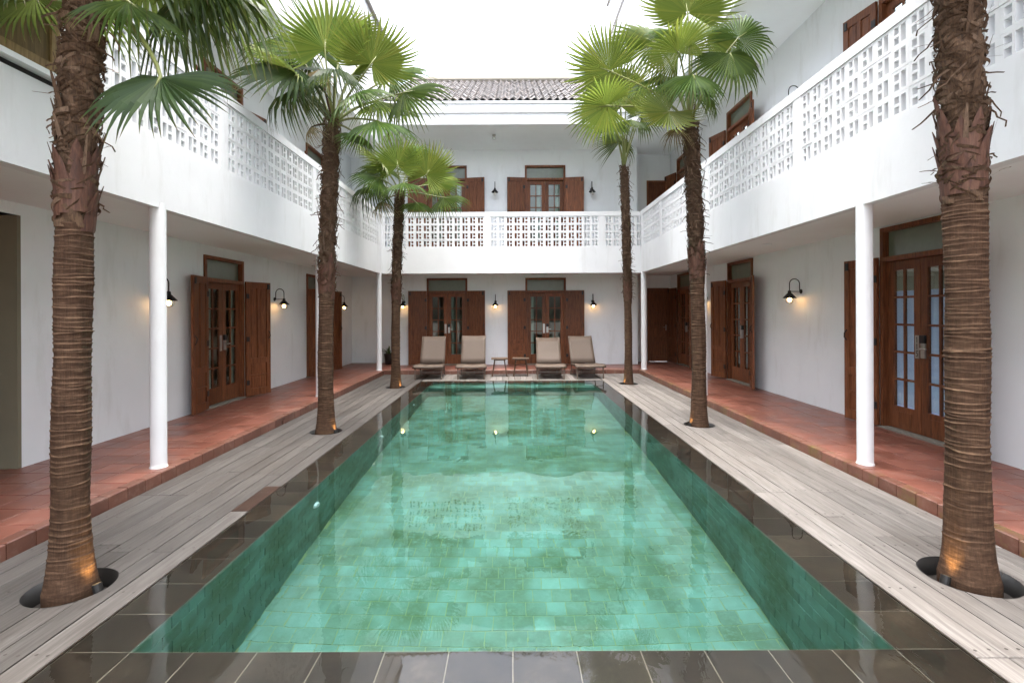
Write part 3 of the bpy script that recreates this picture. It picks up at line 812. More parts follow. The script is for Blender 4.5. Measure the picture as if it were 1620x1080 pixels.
MB().box(FX+.12, WX+.17, -3, RECY, SOFF, ZB-.12).build('floor_slab', CEIL, right)
parapet(right, (FX, BFY, 0), R(-90), [(BFY-13.43, 7), (BFY-11.82, 13), (BFY-8.97, 13), (BFY-6.12, 13)], BFY+3, 1)
for yc in (.8, 5.1, 9.4, BFY-.10): place('column', M_COL, right, (FX+.05, yc, 0))
MB().box(3.5, WX+.4, -3, BFY, WT_R, WT_R+.12).build('soffit', CEIL, right)
MB().box(3.5, 3.65, -3, 18, WT_R+.121, 11.2).build('upper_wall', WHITE_DIM, right)
MB().box(3.44, 3.65, -3, 18, 11.202, 12.3).build('upper_wall_band', WHITE_DIM, right)
MB().tube([(3.42, -3, 12.36), (3.42, 18, 12.36)], .045, 10).build('gutter', STEEL, right, smooth=True)
rf = MB(); rf.v = [(3.5,-3,12.4),(8,-3,14.6),(8,18,14.6),(3.5,18,12.4),(3.5,-3,12.3),(8,-3,14.5),(8,18,14.5),(3.5,18,12.3)]
rf.f = [(0,1,2,3),(7,6,5,4),(0,4,5,1),(1,5,6,2),(2,6,7,3),(3,7,4,0)]; rf.build('roof', ROOFT, right)

# back wing -------------------------------------------------------
back = tag(empty('building_wing'), 'white back facade facing the pool under a clay tiled roof', 'building')
BD = [-2.46, .41]
opn = []
for x0 in BD:
    opn += [(x0+.002, x0+DW-.002, TZ-.01, TZ+DH), (x0+.002, x0+DW-.002, TZ+UB, TZ+UB+DH)]
BX0, BX1 = -3.3, 3.68
b = MB().panel(BX1-BX0, WT_B+.1, .18, opn, BX0, 0, BY); b.build('wall', WHITE, back)
MB().box(BX0, BX0+.15, BY+.181, RECY-.001, 0, WT_B-.001).build('recess_wall', WHITE, back)
MB().box(BX1-.15, BX1, BY+.181, RECY-.001, 0, WT_B+.079).build('recess_wall', WHITE, back)
MB().box(-WX+.002, BX0+.15, RECY, RECY+.15, 0, WT_B-.001).build('recess_wall', WHITE, back)
b = MB().panel(WX-.002-(BX1-.15), WT_B+.079, .15, [(4.14, 4.80, TZ-.01, TZ+2.24), (4.14, 4.80, TZ+UB, TZ+UB+2.24)], BX1-.15, 0, RECY); b.build('recess_wall', WHITE, back)
for z in (0, UB): solid_door(back, (4.80, RECY, TZ+z), R(180), .66, 2.24)
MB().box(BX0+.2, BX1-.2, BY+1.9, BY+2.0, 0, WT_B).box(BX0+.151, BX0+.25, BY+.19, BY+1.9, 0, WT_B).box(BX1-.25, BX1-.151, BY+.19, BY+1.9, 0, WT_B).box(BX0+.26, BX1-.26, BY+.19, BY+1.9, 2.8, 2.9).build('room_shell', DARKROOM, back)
for k, x0 in enumerate(BD):
    cur = [(.94, 1.06, .05, 2.06, CURTAIN_W, 31)] if k == 1 else [(.40, .47, .05, 2.06, CURTAIN_W, 32)]
    door(back, (x0+DW, BY, TZ), R(180), 1, right=8, left=8, curtain=cur)
    door(back, (x0+DW, BY, TZ+UB), R(180), 1, right=8, left=8, plate=False, curtain=[(.2, .30, .05, 2.06, CURTAIN_W, 40+k), (.74, .86, .05, 2.06, CURTAIN_W, 44+k)])
MB().box(-FX-.119, FX+.119, BFY+.12, RECY-.002, SOFF, ZB-.12).build('floor_slab', CEIL, back)
parapet(back, (-FX, BFY, 0), 0, [(.06, 13), (.06+13*PIT+.155, 14), (.06+27*PIT+.31, 6)], 2*FX, 0)
BEY = 13.3; FE = FX-.152
sf = MB(); sf.v = [(-FE,BEY+.002,6.49),(FE+.2,BEY+.002,6.49),(FE+.2,BY+.17,WT_B),(-FE,BY+.17,WT_B),(-FE,BEY+.002,6.6),(FE+.2,BEY+.002,6.6),(FE+.2,BY+.17,6.45),(-FE,BY+.17,6.45)]
sf.f = [(3,2,1,0),(4,5,6,7),(0,1,5,4),(1,2,6,5),(2,3,7,6),(3,0,4,7)]; sf.build('soffit', CEIL, back)
MB().box(-WX-.2, -FE-.001, BFY+.001, RECY+.2, WT_B, WT_B+.1).build('corner_soffit', CEIL, back)
MB().box(FE+.201, WX+.2, BFY+.001, RECY+.2, WT_B+.08, WT_B+.18).build('corner_soffit', CEIL, back)
MB().box(-FE, FE+.19, BEY-.05, BEY, 6.47, 6.76).build('eave_fascia', WHITE_DIM, back)
MB().box(-FE, FE+.19, BEY-.09, BEY+.4, 6.762, 7.03).build('eave_fascia', WHITE_DIM, back)
MB().box(-FE, FE+.19, BEY-.12, BEY-.091, 6.99, 7.05).build('gutter', WHITE, back)
# clay pantiles on the back roof
roof = empty('roof', (0, BEY-.12, 7.07), 0, back)
SL = math.atan2(2.45, 4.35); CS, SN = math.cos(SL), math.sin(SL)
MB().box(-3.4, 3.49, 0, 5.1, -.10, -.03, Matrix.Rotation(SL, 4, 'X')).build('roof_deck', ROOFT, roof)
PT, TL = .19, .29
b = MB(); prof = []
for k in range(9):
    u = k/8; prof.append((u*(PT+.02)-PT/2, .030*math.cos(u*2*math.pi*1.0)+.01))
o_ = len(b.v)
for (yy, lift) in ((0, .018), (.34, 0)):
    for x, z in prof: b.v.append((x, yy, z+lift))
    for x, z in prof: b.v.append((x, yy, z+lift-.014))
n = len(prof)
for k in range(n-1):
    b.f += [(k, k+1, 2*n+k+1, 2*n+k), (n+k+1, n+k, 3*n+k, 3*n+k+1), (k+1, k, n+k, n+k+1), (2*n+k, 2*n+k+1, 3*n+k+1, 3*n+k)]
M_TILE = b.mesh('roof_tile', ROOFT, True)
rows = int(4.95/TL)
rest = MB(); cnt = 0; spots = []
for j in range(rows):
    for i in range(int(6.75/PT)):
        x = -3.28+i*PT; spots.append((x, j))
near_t = sorted(spots, key=lambda q: (not -2.4 < q[0] < 1.9, q[1]))[:300]; nset = set(near_t)
for (x, j) in spots:
    s = j*TL; dx = rnd.uniform(-.008,.008); dz = rnd.uniform(-.006,.01)
    M = Matrix.Translation((x+dx, s*CS, s*SN+dz)) @ Matrix.Rotation(SL, 4, 'X') @ Matrix.Rotation(rnd.uniform(-.03,.03), 4, 'Z')
    if (x, j) in nset:
        o = place('roof_tile', M_TILE, roof); o.matrix_local = M
    else:
        k0 = len(rest.v); rest.v += [tuple(M @ v.co) for v in M_TILE.vertices]; rest.f += [tuple(k0+q for q in p_.vertices) for p_ in M_TILE.polygons]
tag(rest.build('roof_tiling', ROOFT, roof, smooth=True), 'clay roof tiles higher up and to the sides', kind='stuff')
rl = rows*TL
MB().tube([(-3.4, rl*CS, rl*SN+.03), (3.49, rl*CS, rl*SN+.03)], .11, 10).build('ridge', GROUT, roof)


# ceiling fittings -----------------------------------------------
M_DLR = MB().lathe([(.065,0),(.075,-.002),(.075,-.012),(.055,-.014),(.05,0)], 24).mesh('ring', WHITE, True)
M_DLD = MB().lathe([(.0,-.004),(.05,-.004)], 20).mesh('lens', DOWNGLOW)
M_DLD0 = MB().lathe([(.0,-.004),(.05,-.004)], 20).mesh('lens', CEIL)
def downlight(x, y, z, lit, lab):
    o = tag(empty('downlight', (x, y, z)), lab, 'downlight', 'round recessed downlights in the walkway ceilings')
    place('ring', M_DLR, o); place('lens', M_DLD if lit else M_DLD0, o)
downlight(4.2, 8.42, SOFF, False, 'unlit round downlight in the ceiling of the right walkway')
downlight(-3.95, 14.75, SOFF, True, 'small lit downlight in the ceiling of the left back corner')
downlight(-4.2, 12.9, SOFF, False, 'unlit downlight in the left walkway ceiling near the back corner')
o = tag(empty('ceiling_sensor', (-.45, 13.9, 6.42)), 'small grey lamp fitting under the back roof soffit', 'ceiling light')
MB().lathe([(.05,0),(.05,-.02),(.02,-.03),(.02,-.06)], 14).build('mount', STEEL, o, smooth=True)
MB().lathe([(.0,-.06),(.04,-.065),(.055,-.09),(.04,-.12),(.0,-.13)], 14).build('dome', CHROME, o, smooth=True)

# wall lamps ------------------------------------------------------
LZ = 1.93
for y, lab in ((7.0, 'black wall lamp half hidden behind the left front column'), (10.55, 'black wall lamp on the left wall between the two shuttered doors'), (14.35, 'black wall lamp on the left wall past the far shuttered door')):
    wall_lamp((-WX, y, LZ-.02), R(-90), lab)
for y, lab in ((8.62, 'black wall lamp on the right wall nearest the room with number plate'), (12.75, 'black wall lamp on the right wall hidden behind the middle palm trunk')):
    wall_lamp((WX, y, LZ+.02), R(90), lab)
for x, lab in ((-3.12, 'black wall lamp beside the left back door behind the far palm'), (-.46, 'black wall lamp on the back wall between the two doors'), (2.36, 'black wall lamp on the back wall right of the right door')):
    wall_lamp((x, BY, LZ), R(180), lab)
for x, lab in ((-.46, 'unlit black lamp on the upper back wall between the doors'), (2.34, 'unlit black lamp on the upper back wall right of the right door')):
    wall_lamp((x, BY, LZ+UB-.02), R(180), lab, False)
wall_lamp((WX, 8.62, LZ+UR-.10), R(90), 'lamp with thin curved arm showing above the right balcony', False)

# ------------------------------------------------------------------ palms
def blade_mesh(name, m, Rr, nseg, span, split, fold, droop, tip, seed, ragged=.06):
    r = random.Random(seed); b = MB(); segs = []; tips = []
    rows_ = [.03, .22, .42, split, split+(1-split)*.35, split+(1-split)*.7, 1.0]
    h = span/nseg/2
    for i in range(nseg):
        th = -span/2+span*(i+.5)/nseg
        L = Rr*(.80+.20*math.cos(th*.75))*r.uniform(1-ragged, 1+ragged*.6)
        sp = r.random(); ex = r.uniform(.6, 1.4); tw = r.uniform(-.05,.05); o = len(b.v)
        seg_split = split*r.uniform(.92, 1.08)
        for t in rows_:
            rr = t*L
            u = max(0, (t-seg_split)/(1-seg_split))
            w = min(rr, seg_split*L)*math.tan(h)*(1.02 if u == 0 else max(.03, 1-u**1.2))
            dth = th+tw*u
            hang = tip*ex*u**1.6*Rr
            zc = -fold*rr*(1-math.cos(th))*.5 - droop*(rr/Rr)**2*Rr - hang
            pull = 1-.35*(hang/Rr)
            cx, cyy = math.sin(dth)*rr*pull, math.cos(dth)*rr*pull
            qx, qy = math.cos(dth), -math.sin(dth)
            pl = .55*w
            for s_, zz in ((-1, -pl), (0, pl), (1, -pl)):
                b.v.append((cx+qx*s_*w, cyy+qy*s_*w, zc+zz)); segs.append(min(1, max(0, sp*.75+(.25 if s_ == 0 else 0)*1))); tips.append(t*r.uniform(.985, 1.0) if t < 1 else 1)
        for k in range(len(rows_)-1):
            for s_ in (0, 1):
                a = o+k*3+s_; b.f.append((a, a+1, a+4, a+3))
    me = b.mesh(name, m)
    a1 = me.attributes.new('seg', 'FLOAT', 'POINT'); a1.data.foreach_set('value', segs)
    a2 = me.attributes.new('tip', 'FLOAT', 'POINT'); a2.data.foreach_set('value', tips)
    return me
BL = {'young': [], 'mid': [], 'old': [], 'dry': [], 'stiff': []}
for k in range(3):
    BL['young'].append(blade_mesh('blade', LEAFY, 1, 42, R(288), .55, .25, .05, .12, 100+k))
    BL['mid'].append(blade_mesh('blade', LEAF, 1, 40, R(272), .50, .50, .12, .22, 110+k))
    BL['old'].append(blade_mesh('blade', LEAFD, 1, 38, R(262), .46, .85, .22, .40, 120+k, .1))
    BL['stiff'].append(blade_mesh('blade', LEAFD, 1, 36, R(262), .52, .22, .05, .14, 140+k, .1))
    BL['dry'].append(blade_mesh('blade', DRY, 1, 20, R(200), .30, .55, .2, .45, 130+k, .2))
def frond(tree, base, C, hub, axis, normal, Rr, kind='mid', sag=.12):
    """hub, C in world space; axis: where the middle leaf segment points; normal: the upper face"""
    axis = Vector(axis).normalized(); normal = Vector(normal); normal = (normal-axis*normal.dot(axis)).normalized()
    X = axis.cross(normal).normalized()
    B = Vector((*base, 0)); st = C+(hub-C).normalized()*.02-Vector((0,0,.1)); d = (hub-st).length
    mid1 = st+(Vector((0,0,1))*.45+(hub-st).normalized()*.75)*d*.38
    mid2 = hub-(axis*.5+(hub-st).normalized()*.5)*d*.30
    pts = []
    for k in range(9):
        t = k/8; q = (1-t)**3*st+3*(1-t)**2*t*mid1+3*(1-t)*t*t*mid2+t**3*hub; pts.append(q-B)
    pts.append(hub+axis*Rr*.22-B)
    f = MB().tube(pts, [.017-.0008*k for k in range(9)]+[.003], 6).build('frond', PETIOLE if kind != 'dry' else FIBRE, tree, smooth=True)
    o = place('blade', rnd.choice(BL[kind]), f)
    M = Matrix((X, axis, normal)).transposed().to_4x4(); M.translation = hub-B
    o.matrix_local = M @ Matrix.Scale(Rr, 4)
    return f
def trunk_parts(tree, T):
    bx, by = T['b']; C = T['C']-Vector((bx, by, 0)); r0 = T['r']; zr = T['zr']; rr = random.Random(hash(T['k']) % 1000 if False else len(T['k'])*7)
    axis = lambda z: Vector((C.x*(max(0,z)/C.z)**2.4, C.y*(max(0,z)/C.z)**2.4, z))
    rf_ = lambda z: r0*(1+.42*math.exp(-max(0, z)/.16)+.08*math.exp(-max(0,z)/.8))
    # smooth ringed trunk
    b = MB(); sc = []; z = -.14; N = 30
    rings = []; q = .10
    while q < zr+.05: rings.append((q, rr.uniform(-.10,.10), rr.uniform(0, 6.28), rr.uniform(.2, 1))); q += rr.choice((.014,.02,.026,.032,.04))*rr.uniform(.85,1.15)*(1.7 if q < .7 else 1)
    zs = []
    while z < zr: zs.append(z); z += .0038
    ri = 0
    for zz in zs:
        A = axis(max(0, zz)); A.z = zz; R0 = rf_(zz)
        near_r = [g_ for g_ in rings if abs(g_[0]-zz) < .03]
        for k in range(N):
            th = 2*math.pi*k/N; add = 0; s_ = 0
            for (qz, tl, ph_, am) in near_r:
                dz = (zz-(qz+.0065*math.sin(th+ph_)+.0016*math.sin(3*th+ph_*2)+.0008*math.sin(7*th+ph_*5)))
                e = math.exp(-(dz/.0036)**2)*am; add += .0052*e; s_ = max(s_, e*(.55+.45*math.sin(th*2.3+ph_*3+qz*9)))
                if -.026 < dz < 0: add += .0035*(1+dz/.026)*am
            fade = .45+.55*min(1, max(0, zz)/.7)
            add *= fade; 
            add += .004*math.sin(th*5+zz*3)+.003*math.sin(th*2+zz*7)
            b.v.append((A.x+(R0+add)*math.cos(th), A.y+(R0+add)*math.sin(th), zz)); sc.append(min(1, s_*.85*fade))
    for j in range(len(zs)-1):
        for k in range(N):
            k2 = (k+1) % N; b.f.append((j*N+k, j*N+k2, (j+1)*N+k2, (j+1)*N+k))
    b.a = sc; b.build('trunk', BARK, tree, smooth=True, attr='scar')
    # shaggy upper trunk
    b = MB(); zs = []; z = zr-.03
    while z < C.z+.02: zs.append(z); z += .02
    for zz in zs:
        A = axis(zz); A.z = zz; ph_ = rr.random()*6
        top = 1 if zz < C.z-.25 else max(.45, 1-(zz-C.z+.25)/.27*.55)
        for k in range(24):
            th = 2*math.pi*k/24; e = (r0*1.0+.012*math.sin(th*4+zz*31)+rr.uniform(-.006,.006))*top
            b.v.append((A.x+e*math.cos(th), A.y+e*math.sin(th), zz))
    for j in range(len(zs)-1):
        for k in range(24):
            k2 = (k+1) % 24; b.f.append((j*24+k, j*24+k2, (j+1)*24+k2, (j+1)*24+k))
    b.build('upper_trunk', FIBRE, tree, smooth=True)
    # split red leaf bases just above the rings
    for k in range(24):
        th = 2*math.pi*k*2.6/24+rr.uniform(-.25,.25); z0 = zr-.05+.34*k/24; H = rr.uniform(.18,.40); bb = MB()
        for j in range(8):
            u = j/7; w = (1-u)**.75*rr.uniform(.62,.66)+.03; zz = z0+H*u; A = axis(zz); ro = r0*1.0+.006+.014*u+(.05*max(0,u-.6))
            for q in (-1, -.5, 0, .5, 1):
                an = th+w*q; e = ro+.004*(1-q*q); bb.v.append((A.x+e*math.cos(an), A.y+e*math.sin(an), zz))
        for j in range(7):
            for q in range(4): bb.f.append((j*5+q, j*5+q+1, (j+1)*5+q+1, (j+1)*5+q))
        bb.build('leaf_base', BOOT, tree, smooth=True)
    # torn sheath strips and fibres wound round the upper trunk
    f = MB(); f2 = MB(); fd = f; H = C.z-zr
    for k in range(int(420*H)):
        f = f2 if rr.random() < .2 else fd
        z0 = zr+.08+rr.random()**.9*(H-.1); th = rr.random()*6.28; ln = rr.uniform(.5, 1.6); w = rr.uniform(.004,.016); out = rr.uniform(.006,.03); rise = rr.uniform(-.10,.08)
        fly = rr.random() < .075; n_ = 7; w = w*.5 if fly else w; o = len(f.v); sgn = rr.choice((-1,1))
        for j in range(n_):
            u = j/(n_-1); an = th+sgn*ln*u*(.8 if not fly else .55); zz = z0+rise*u-(.05*u*u if fly else 0)
            zz = min(zz, C.z-.02)
            e = r0+out*(.5+.6*math.sin(u*3.1))+(.10*u*u*rr.uniform(.7,1.3) if fly else 0); A = axis(zz)
            ww = w*(1-.75*u)
            for s_ in (-1, 1):
                f.v.append((A.x+(e+.004*s_)*math.cos(an), A.y+(e+.004*s_)*math.sin(an), zz+s_*ww))
        for j in range(n_-1): f.f.append((o+2*j, o+2*j+1, o+2*j+3, o+2*j+2))
    f = f2
    for k in range(int(26*H)):       # cut leaf stubs
        z0 = zr+.25+rr.random()*(H-.3); th = rr.random()*6.28; A = axis(z0); L = rr.uniform(.07,.24); o = len(f.v); w = rr.uniform(.006,.017); f = f2 if rr.random() < .45 else fd; o = len(f.v)
        for j in range(4):
            u = j/3; e = r0+.015+L*.28*u; zz = z0+L*u
            for s_ in (-1, 1):
                an = th+s_*w*(1-u*.75)/r0; f.v.append((A.x+e*math.cos(an), A.y+e*math.sin(an), zz))
        for j in range(3): f.f.append((o+2*j, o+2*j+1, o+2*j+3, o+2*j+2))
    tag(fd.build('sheath_fibre', FIBRE, tree), kind='stuff'); tag(f2.build('pale_sheath_fibre', FIBREP, tree), kind='stuff')

LABEL = {
 'front_left': 'thick palm with shaggy upper trunk closest to the camera on the left deck',
 'front_right': 'stout palm on the right deck by door 115, its crown above the picture',
 'mid_left': 'tall palm with big crown beside the left deck, second from the camera',
 'mid_right': 'tall palm with long fan leaves on the right deck, second from the camera',
 'far_left': 'shorter palm at the far left corner of the pool',
 'far_right': 'slender palm at the far right corner of the pool'}
# hub pixel, distance, axis, upper-face normal, radius, kind
TB, AW = (0,-1,.1), (0,1,.2)
FR = {
 'front_left': [
  ((256,120), 2.80, (.10,-.50,-.62), (.0,-.80,.62), .50, 'stiff'), ((204,0), 2.95, (.8,-.15,-.55), (.5,-.5,.7), .38, 'mid'),
  ((58,-8), 3.0, (-.7,-.2,-.45), (-.3,-.4,.85), .46, 'stiff'), ((352,-62), 3.7, (.25,-.15,-.9), (.6,-.5,.5), .62, 'mid'),
  ((300,-50), 4.1, (.6,.2,-.6), (.4,-.3,.8), .6, 'mid')],
 'front_right': [],
 'mid_left': [
  ((589,100), 6.75, (.45,.25,.85), (-.15,1,-.1), .76, 'young'), ((516,76), 6.9, (-.05,.2,1), (0,1,-.2), .86, 'young'),
  ((474,108), 6.8, (-1,-.25,-.05), (-.1,-.65,.75), .98, 'stiff'), ((500,78), 7.3, (-.75,.2,.6), (.2,-.5,.8), .85, 'mid'),
  ((455,70), 7.1, (-.9,.1,.2), (.1,-.6,.8), .8, 'mid'), ((620,120), 7.4, (.7,.3,.5), (-.2,-.6,.7), .7, 'mid'), ((545,60), 7.5, (.2,.4,.9), (0,-.9,.3), .8, 'young'), ((560,150), 6.6, (.6,-.5,.0), (.1,-.6,.8), .62, 'mid'),
  ((640,146), 6.9, (.95,-.15,.12), (.15,-.75,.7), .74, 'mid'), ((596,190), 6.6, (.75,-.45,-.35), (.2,-.5,.85), .68, 'mid'),
  ((494,200), 6.8, (-.45,-.2,-.7), (-.3,-.4,.6), .32, 'dry'), ((566,212), 6.75, (.5,-.3,-.7), (.4,-.4,.6), .36, 'mid'),
  ((530,110), 6.55, (.1,-.8,-.25), (0,-.4,.9), .62, 'old'), ((600,160), 7.5, (.6,.5,.1), (0,-.3,.9), .7, 'mid'),
  ((470,140), 6.9, (-.8,-.3,-.45), (-.3,-.4,.85), .68, 'old'), ((505,110), 6.75, (.2,-.5,-.7), (.1,-.8,.5), .40, 'dry')],
 'mid_right': [
  ((1090,22), 7.1, (-.1,.15,1), (0,1,-.15), .90, 'young'), ((1157,86), 7.0, (.25,-.25,-.85), (.1,-.9,.2), .72, 'mid'),
  ((1170,62), 7.2, (.75,.1,.55), (.1,-.9,.3), .70, 'mid'), ((1060,178), 6.9, (-.8,-.3,-.35), (-.1,.8,-.5), .62, 'young'),
  ((966,113), 7.0, (-.92,-.1,.25), (-.1,1,.1), .74, 'young'), ((962,168), 6.9, (-.95,-.15,-.2), (-.1,.55,.8), .66, 'young'),
  ((1085,55), 7.6, (-.6,.5,.5), (0,-.3,.9), .8, 'mid'), ((1098,120), 6.75, (.05,-.6,-.75), (0,-.75,.6), .60, 'mid'),
  ((1048,120), 7.7, (-.6,.3,-.1), (0,-.4,.9), .7, 'mid'), ((1120,60), 7.8, (.5,.4,.6), (0,-.8,.4), .75, 'young'), ((1040,70), 7.5, (-.7,.2,.5), (0,-.7,.6), .8, 'young'), ((1110,140), 7.7, (.5,.3,-.3), (.2,-.6,.8), .6, 'mid'), ((1075,85), 7.2, (-.3,-.3,.1), (0,.6,.7), .7, 'young'), ((1070,205), 7.0, (-.5,-.3,-.75), (-.3,-.6,.6), .34, 'dry')],
 'far_left': [
  ((630,262), 11.0, (-.1,.2,1), (0,1,-.2), .78, 'young'), ((676,276), 11.0, (.4,.1,.9), (.1,1,-.2), .80, 'young'),
  ((640,288), 10.8, (.25,-.75,-.35), (.1,-.6,.8), .66, 'mid'), ((702,312), 11.1, (.9,-.2,-.1), (.1,-.6,.8), .66, 'mid'),
  ((592,292), 11.1, (-.85,-.2,-.3), (-.3,-.5,.8), .78, 'old'), ((608,268), 11.5, (-.7,.3,.4), (.1,-.5,.8), .75, 'mid'),
  ((660,320), 10.9, (.5,-.4,-.55), (.3,-.6,.7), .5, 'mid'), ((606,318), 11.0, (-.5,-.3,-.6), (-.3,-.6,.6), .5, 'dry'), ((655,250), 11.6, (.2,.4,.8), (0,-.8,.4), .72, 'mid'), ((690,290), 11.4, (.8,.2,.2), (.1,-.6,.8), .7, 'young'), ((600,280), 10.9, (-.7,-.3,.1), (0,-.6,.8), .7, 'mid')],
 'far_right': [
  ((984,170), 11.5, (0,.2,1), (0,1,-.2), .75, 'young'), ((960,178), 11.4, (-.75,-.1,.3), (-.1,.8,.5), .72, 'mid'),
  ((1016,182), 11.6, (.7,.0,.4), (.1,-.8,.6), .70, 'mid'), ((1000,190), 11.2, (.25,-.6,-.5), (.1,-.6,.8), .60, 'mid'),
  ((970,195), 11.2, (-.4,-.5,-.6), (-.1,-.7,.7), .60, 'mid'), ((1030,160), 11.9, (.5,.4,.4), (0,-.5,.9), .7, 'mid'),
  ((955,160), 11.9, (-.5,.4,.5), (0,-.6,.8), .75, 'mid'), ((995,145), 11.7, (.3,.2,.9), (0,1,-.2), .8, 'young'), ((975,140), 11.8, (-.4,.2,.8), (0,1,-.1), .8, 'young')]}
for T in TREES:
    tr = tag(empty('palm_tree', (*T['b'], 0)), LABEL[T['k']], 'palm tree', 'fan palms growing through the deck')
    trunk_parts(tr, T)
    C = T['C']
    for (hp, d, ax, nm, rr_, kd) in FR[T['k']]: frond(tr, T['b'], C, P(hp[0], hp[1], d), ax, nm, rr_, kd)
    extra = {'front_left': 9, 'front_right': 14, 'mid_left': 2, 'mid_right': 1, 'far_left': 1, 'far_right': 1}[T['k']]
    for k in range(extra):      # the leaves the picture does not single out
        az = 2*math.pi*(k+rnd.random()*.6)/extra; el = rnd.uniform(.35, 1.25) if 'front' in T['k'] else rnd.uniform(.7, 1.3)
        L = rnd.uniform(.6,.85)
        dr = Vector((math.cos(az)*math.cos(el), math.sin(az)*math.cos(el)*(1 if 'front' in T['k'] else .6), math.sin(el)))
        ax = (dr-Vector((0,0,.35))).normalized()
        up = Vector((0,0,1)) if abs(ax.z) < .9 else Vector((-math.cos(az), -math.sin(az), .3))
        frond(tr, T['b'], C, C+dr*L, ax, up, rnd.uniform(.6,.8), rnd.choice(['mid','young','old'] if el > .8 else ['mid','old']))
    # planting hole: collar ring and soil
    h = T['hole']
    col = MB().lathe([(h+.004,-.002),(h-.002,-.001),(h-.004,-.14)], 40); col.build('tree_collar', BLACK, deck, (*T['b'], 0), smooth=True)
    so = MB().lathe([(h-.004,-.12),(h*.7,-.10),(T['r'],-.085),(.0,-.085)], 30); so.build('soil', SOIL, deck, (*T['b'], 0), smooth=True)
# uplights at the feet of the palms
SPL = {'front_left':'small black uplight in the deck hole of the front left palm','front_right':'small black uplight in the deck hole of the front right palm',
 'mid_left':'small uplight at the foot of the second left palm','mid_right':'small uplight at the foot of the second right palm',
 'far_left':'small uplight at the foot of the far left palm','far_right':'small uplight at the foot of the far right palm'}
for T in TREES:
    sx, sy = T['spot']; loc = Vector((T['b'][0]+sx, T['b'][1]+sy, -.06))
    s = tag(empty('garden_spotlight', loc), SPL[T['k']], 'spotlight', 'uplights at the palm bases')
    tgt = Vector((T['b'][0]+sx*.30, T['b'][1]+.0, .36)); dv = (tgt-loc).normalized()
    q = dv.to_track_quat('Z', 'Y'); rot = q.to_euler()
    MB().lathe([(.0,-.05),(.024,-.05),(.026,-.03),(.026,.06),(.023,.062),(.022,.05)], 16).build('body', BLACK, s, (0,0,.03), rot, smooth=False)
    MB().lathe([(.0,.05),(.022,.05)], 16).build('lens', SPOTGLOW, s, (0,0,.03), rot)
    MB().tube([(0,0,-.05),(0,0,.03)], .008, 6).build('stake', BLACK, s)
    ld = bpy.data.lights.new('spot_light', 'SPOT'); ld.energy = .85; ld.color = (1,.62,.22); ld.spot_size = R(80); ld.spot_blend = .7; ld.shadow_soft_size = .02
    lo = bpy.data.objects.new('spot_light', ld); COL.objects.link(lo); lo.parent = s
    lo.location = Vector((0,0,.03))+dv*.065; lo.rotation_euler = (-dv).to_track_quat('Z', 'Y').to_euler()

# ------------------------------------------------------------------ loungers, side tables, pot plant
def strip(profile, w0, w1, t, lip=0):
    b = MB(); n = len(profile); ncx = 9
    for side in (0, 1):
        for i, (y, z) in enumerate(profile):
            w = w0+(w1-w0)*i/(n-1)
            a = Vector(profile[max(0,i-1)]); c = Vector(profile[min(n-1,i+1)]); tg = (c-a).normalized(); nr = Vector((-tg.y, tg.x))
            for k in range(ncx):
                u = k/(ncx-1)*2-1; sag = -.018*(1-u*u)
                b.v.append((u*w/2, y+nr.x*(sag-side*t), z+nr.y*(sag-side*t)))
    N = n*ncx
    for i in range(n-1):
        for k in range(ncx-1):
            a = i*ncx+k; b.f.append((a, a+1, a+ncx+1, a+ncx)); b.f.append((N+a+ncx, N+a+ncx+1, N+a+1, N+a))
    for i in range(n-1):
        for k in (0, ncx-1):
            a = i*ncx+k; b.f.append((a, a+ncx, N+a+ncx, N+a) if k == 0 else (a+ncx, a, N+a, N+a+ncx))
    for k in range(ncx-1):
        b.f.append((k+1, k, N+k, N+k+1)); a = (n-1)*ncx+k; b.f.append((a, a+1, N+a+1, N+a))
    return b
def lounger(loc, rz, label, bh):
    o = tag(empty('sun_lounger', loc, rz), label, 'sun lounger', 'wicker loungers behind the pool')
    seat = [(-.02,.285),(.0,.325),(.05,.352),(.14,.350),(.35,.335),(.6,.315),(.86,.305)]
    strip(seat, .76, .66, .03).build('seat', WICKER, o, smooth=True)
    a = R(bh); L = .80
    strip([(.87+L*k/5*math.cos(a), .315+L*k/5*math.sin(a)) for k in range(6)], .64, .63, .035).build('backrest', WICKER, o, smooth=True)
    for s in (-1, 1):
        MB().tube([(s*.325, .10, .33), (s*.32, .03, .0)], .015, 8).build('leg', FRAMEM, o)
        MB().tube([(s*.31, .80, .30), (s*.31, .98, .0)], .015, 8).build('leg', FRAMEM, o)
        MB().tube([(s*.325, .10, .30), (s*.325, .5, .29), (s*.315, .95, .275)], .014, 8).build('side_rail', FRAMEM, o, smooth=True)
        MB().tube([(s*.29, .90, .28), (s*.29, .90+.5*math.cos(a)+.02, .28+.5*math.sin(a))], .011, 6).build('back_support', FRAMEM, o)
    MB().tube([(-.32,.06,.17),(.32,.06,.17)], .010, 6).build('stretcher', FRAMEM, o)
    MB().tube([(-.31,.89,.15),(.31,.89,.15)], .010, 6).build('stretcher', FRAMEM, o)
    return o
lounger((P(677,0,12.45).x, 12.42, 0), R(2), 'wicker sun lounger standing leftmost in the row, in front of left door', 58)
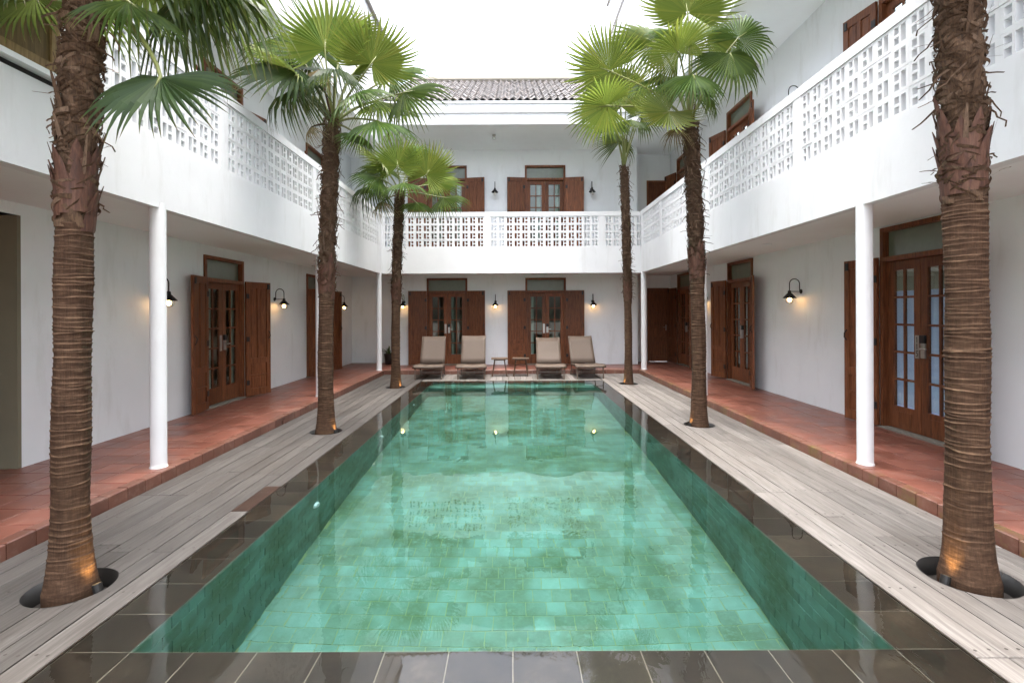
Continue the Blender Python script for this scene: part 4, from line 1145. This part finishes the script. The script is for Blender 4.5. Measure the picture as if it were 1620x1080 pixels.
lounger((P(745,0,12.45).x, 12.40, 0), R(1), 'wicker sun lounger just left of the two small tables', 60)
lounger((P(871,0,12.45).x, 12.40, 0), R(-1), 'wicker sun lounger just right of the small tables, back reclined lower', 52)
lounger((P(934,0,12.45).x, 12.42, 0), R(4), 'wicker sun lounger standing rightmost in the row near the far right palm', 57)
def side_table(loc, rz, label):
    o = tag(empty('side_table', loc, rz), label, 'side table', 'small tables between the loungers')
    for k in range(4): MB().cbox(-.21, .21, -.20+.101*k, -.20+.101*k+.097, .435, .46, .004).build('slat', TABLEWOOD, o)
    MB().box(-.15, .15, -.13, .13, .405, .4345).build('apron', TABLEWOOD, o)
    for sx in (-1, 1):
        for sy in (-1, 1):
            MB().tube([(sx*.12, sy*.11, .42), (sx*.185, sy*.16, 0)], [.017,.013], 8).build('leg', TABLEWOOD, o)
        MB().tube([(sx*.15, -.13, .22), (sx*.15, .13, .22)], .008, 6).build('stretcher', TABLEWOOD, o)
side_table((P(790,0,13.1).x, 13.1, 0), R(2), 'small slatted wooden table standing left of its twin between the loungers')
side_table((P(823.5,0,13.1).x, 13.1, 0), R(-3), 'small slatted wooden table standing right of its twin between the loungers')
o = tag(empty('potted_plant', (-3.62, 15.15, TZ)), 'small dark pot plant half hidden behind the far left column', 'pot plant')
MB().lathe([(.0,0),(.10,0),(.14,.30),(.15,.32),(.13,.32),(.125,.28),(.0,.28)], 18).build('pot', POTM, o, smooth=True)
b = MB()
for k in range(40):
    az = rnd.random()*6.28; L = rnd.uniform(.15,.42); el = rnd.uniform(.5,1.4); w = rnd.uniform(.015,.03); q = len(b.v)
    for j in range(4):
        u = j/3; x = L*u*math.cos(el)*(1+.4*u); z = .28+L*u*math.sin(el)-.12*u*u; ww = w*math.sin(math.pi*min(.97, u*.9+.08))
        for s in (-1, 1): b.v.append((x*math.cos(az)-s*ww*math.sin(az), x*math.sin(az)+s*ww*math.cos(az), z))
    for j in range(3): b.f.append((q+2*j, q+2*j+1, q+2*j+3, q+2*j+2))
b.build('leaves', PLANTG, o)
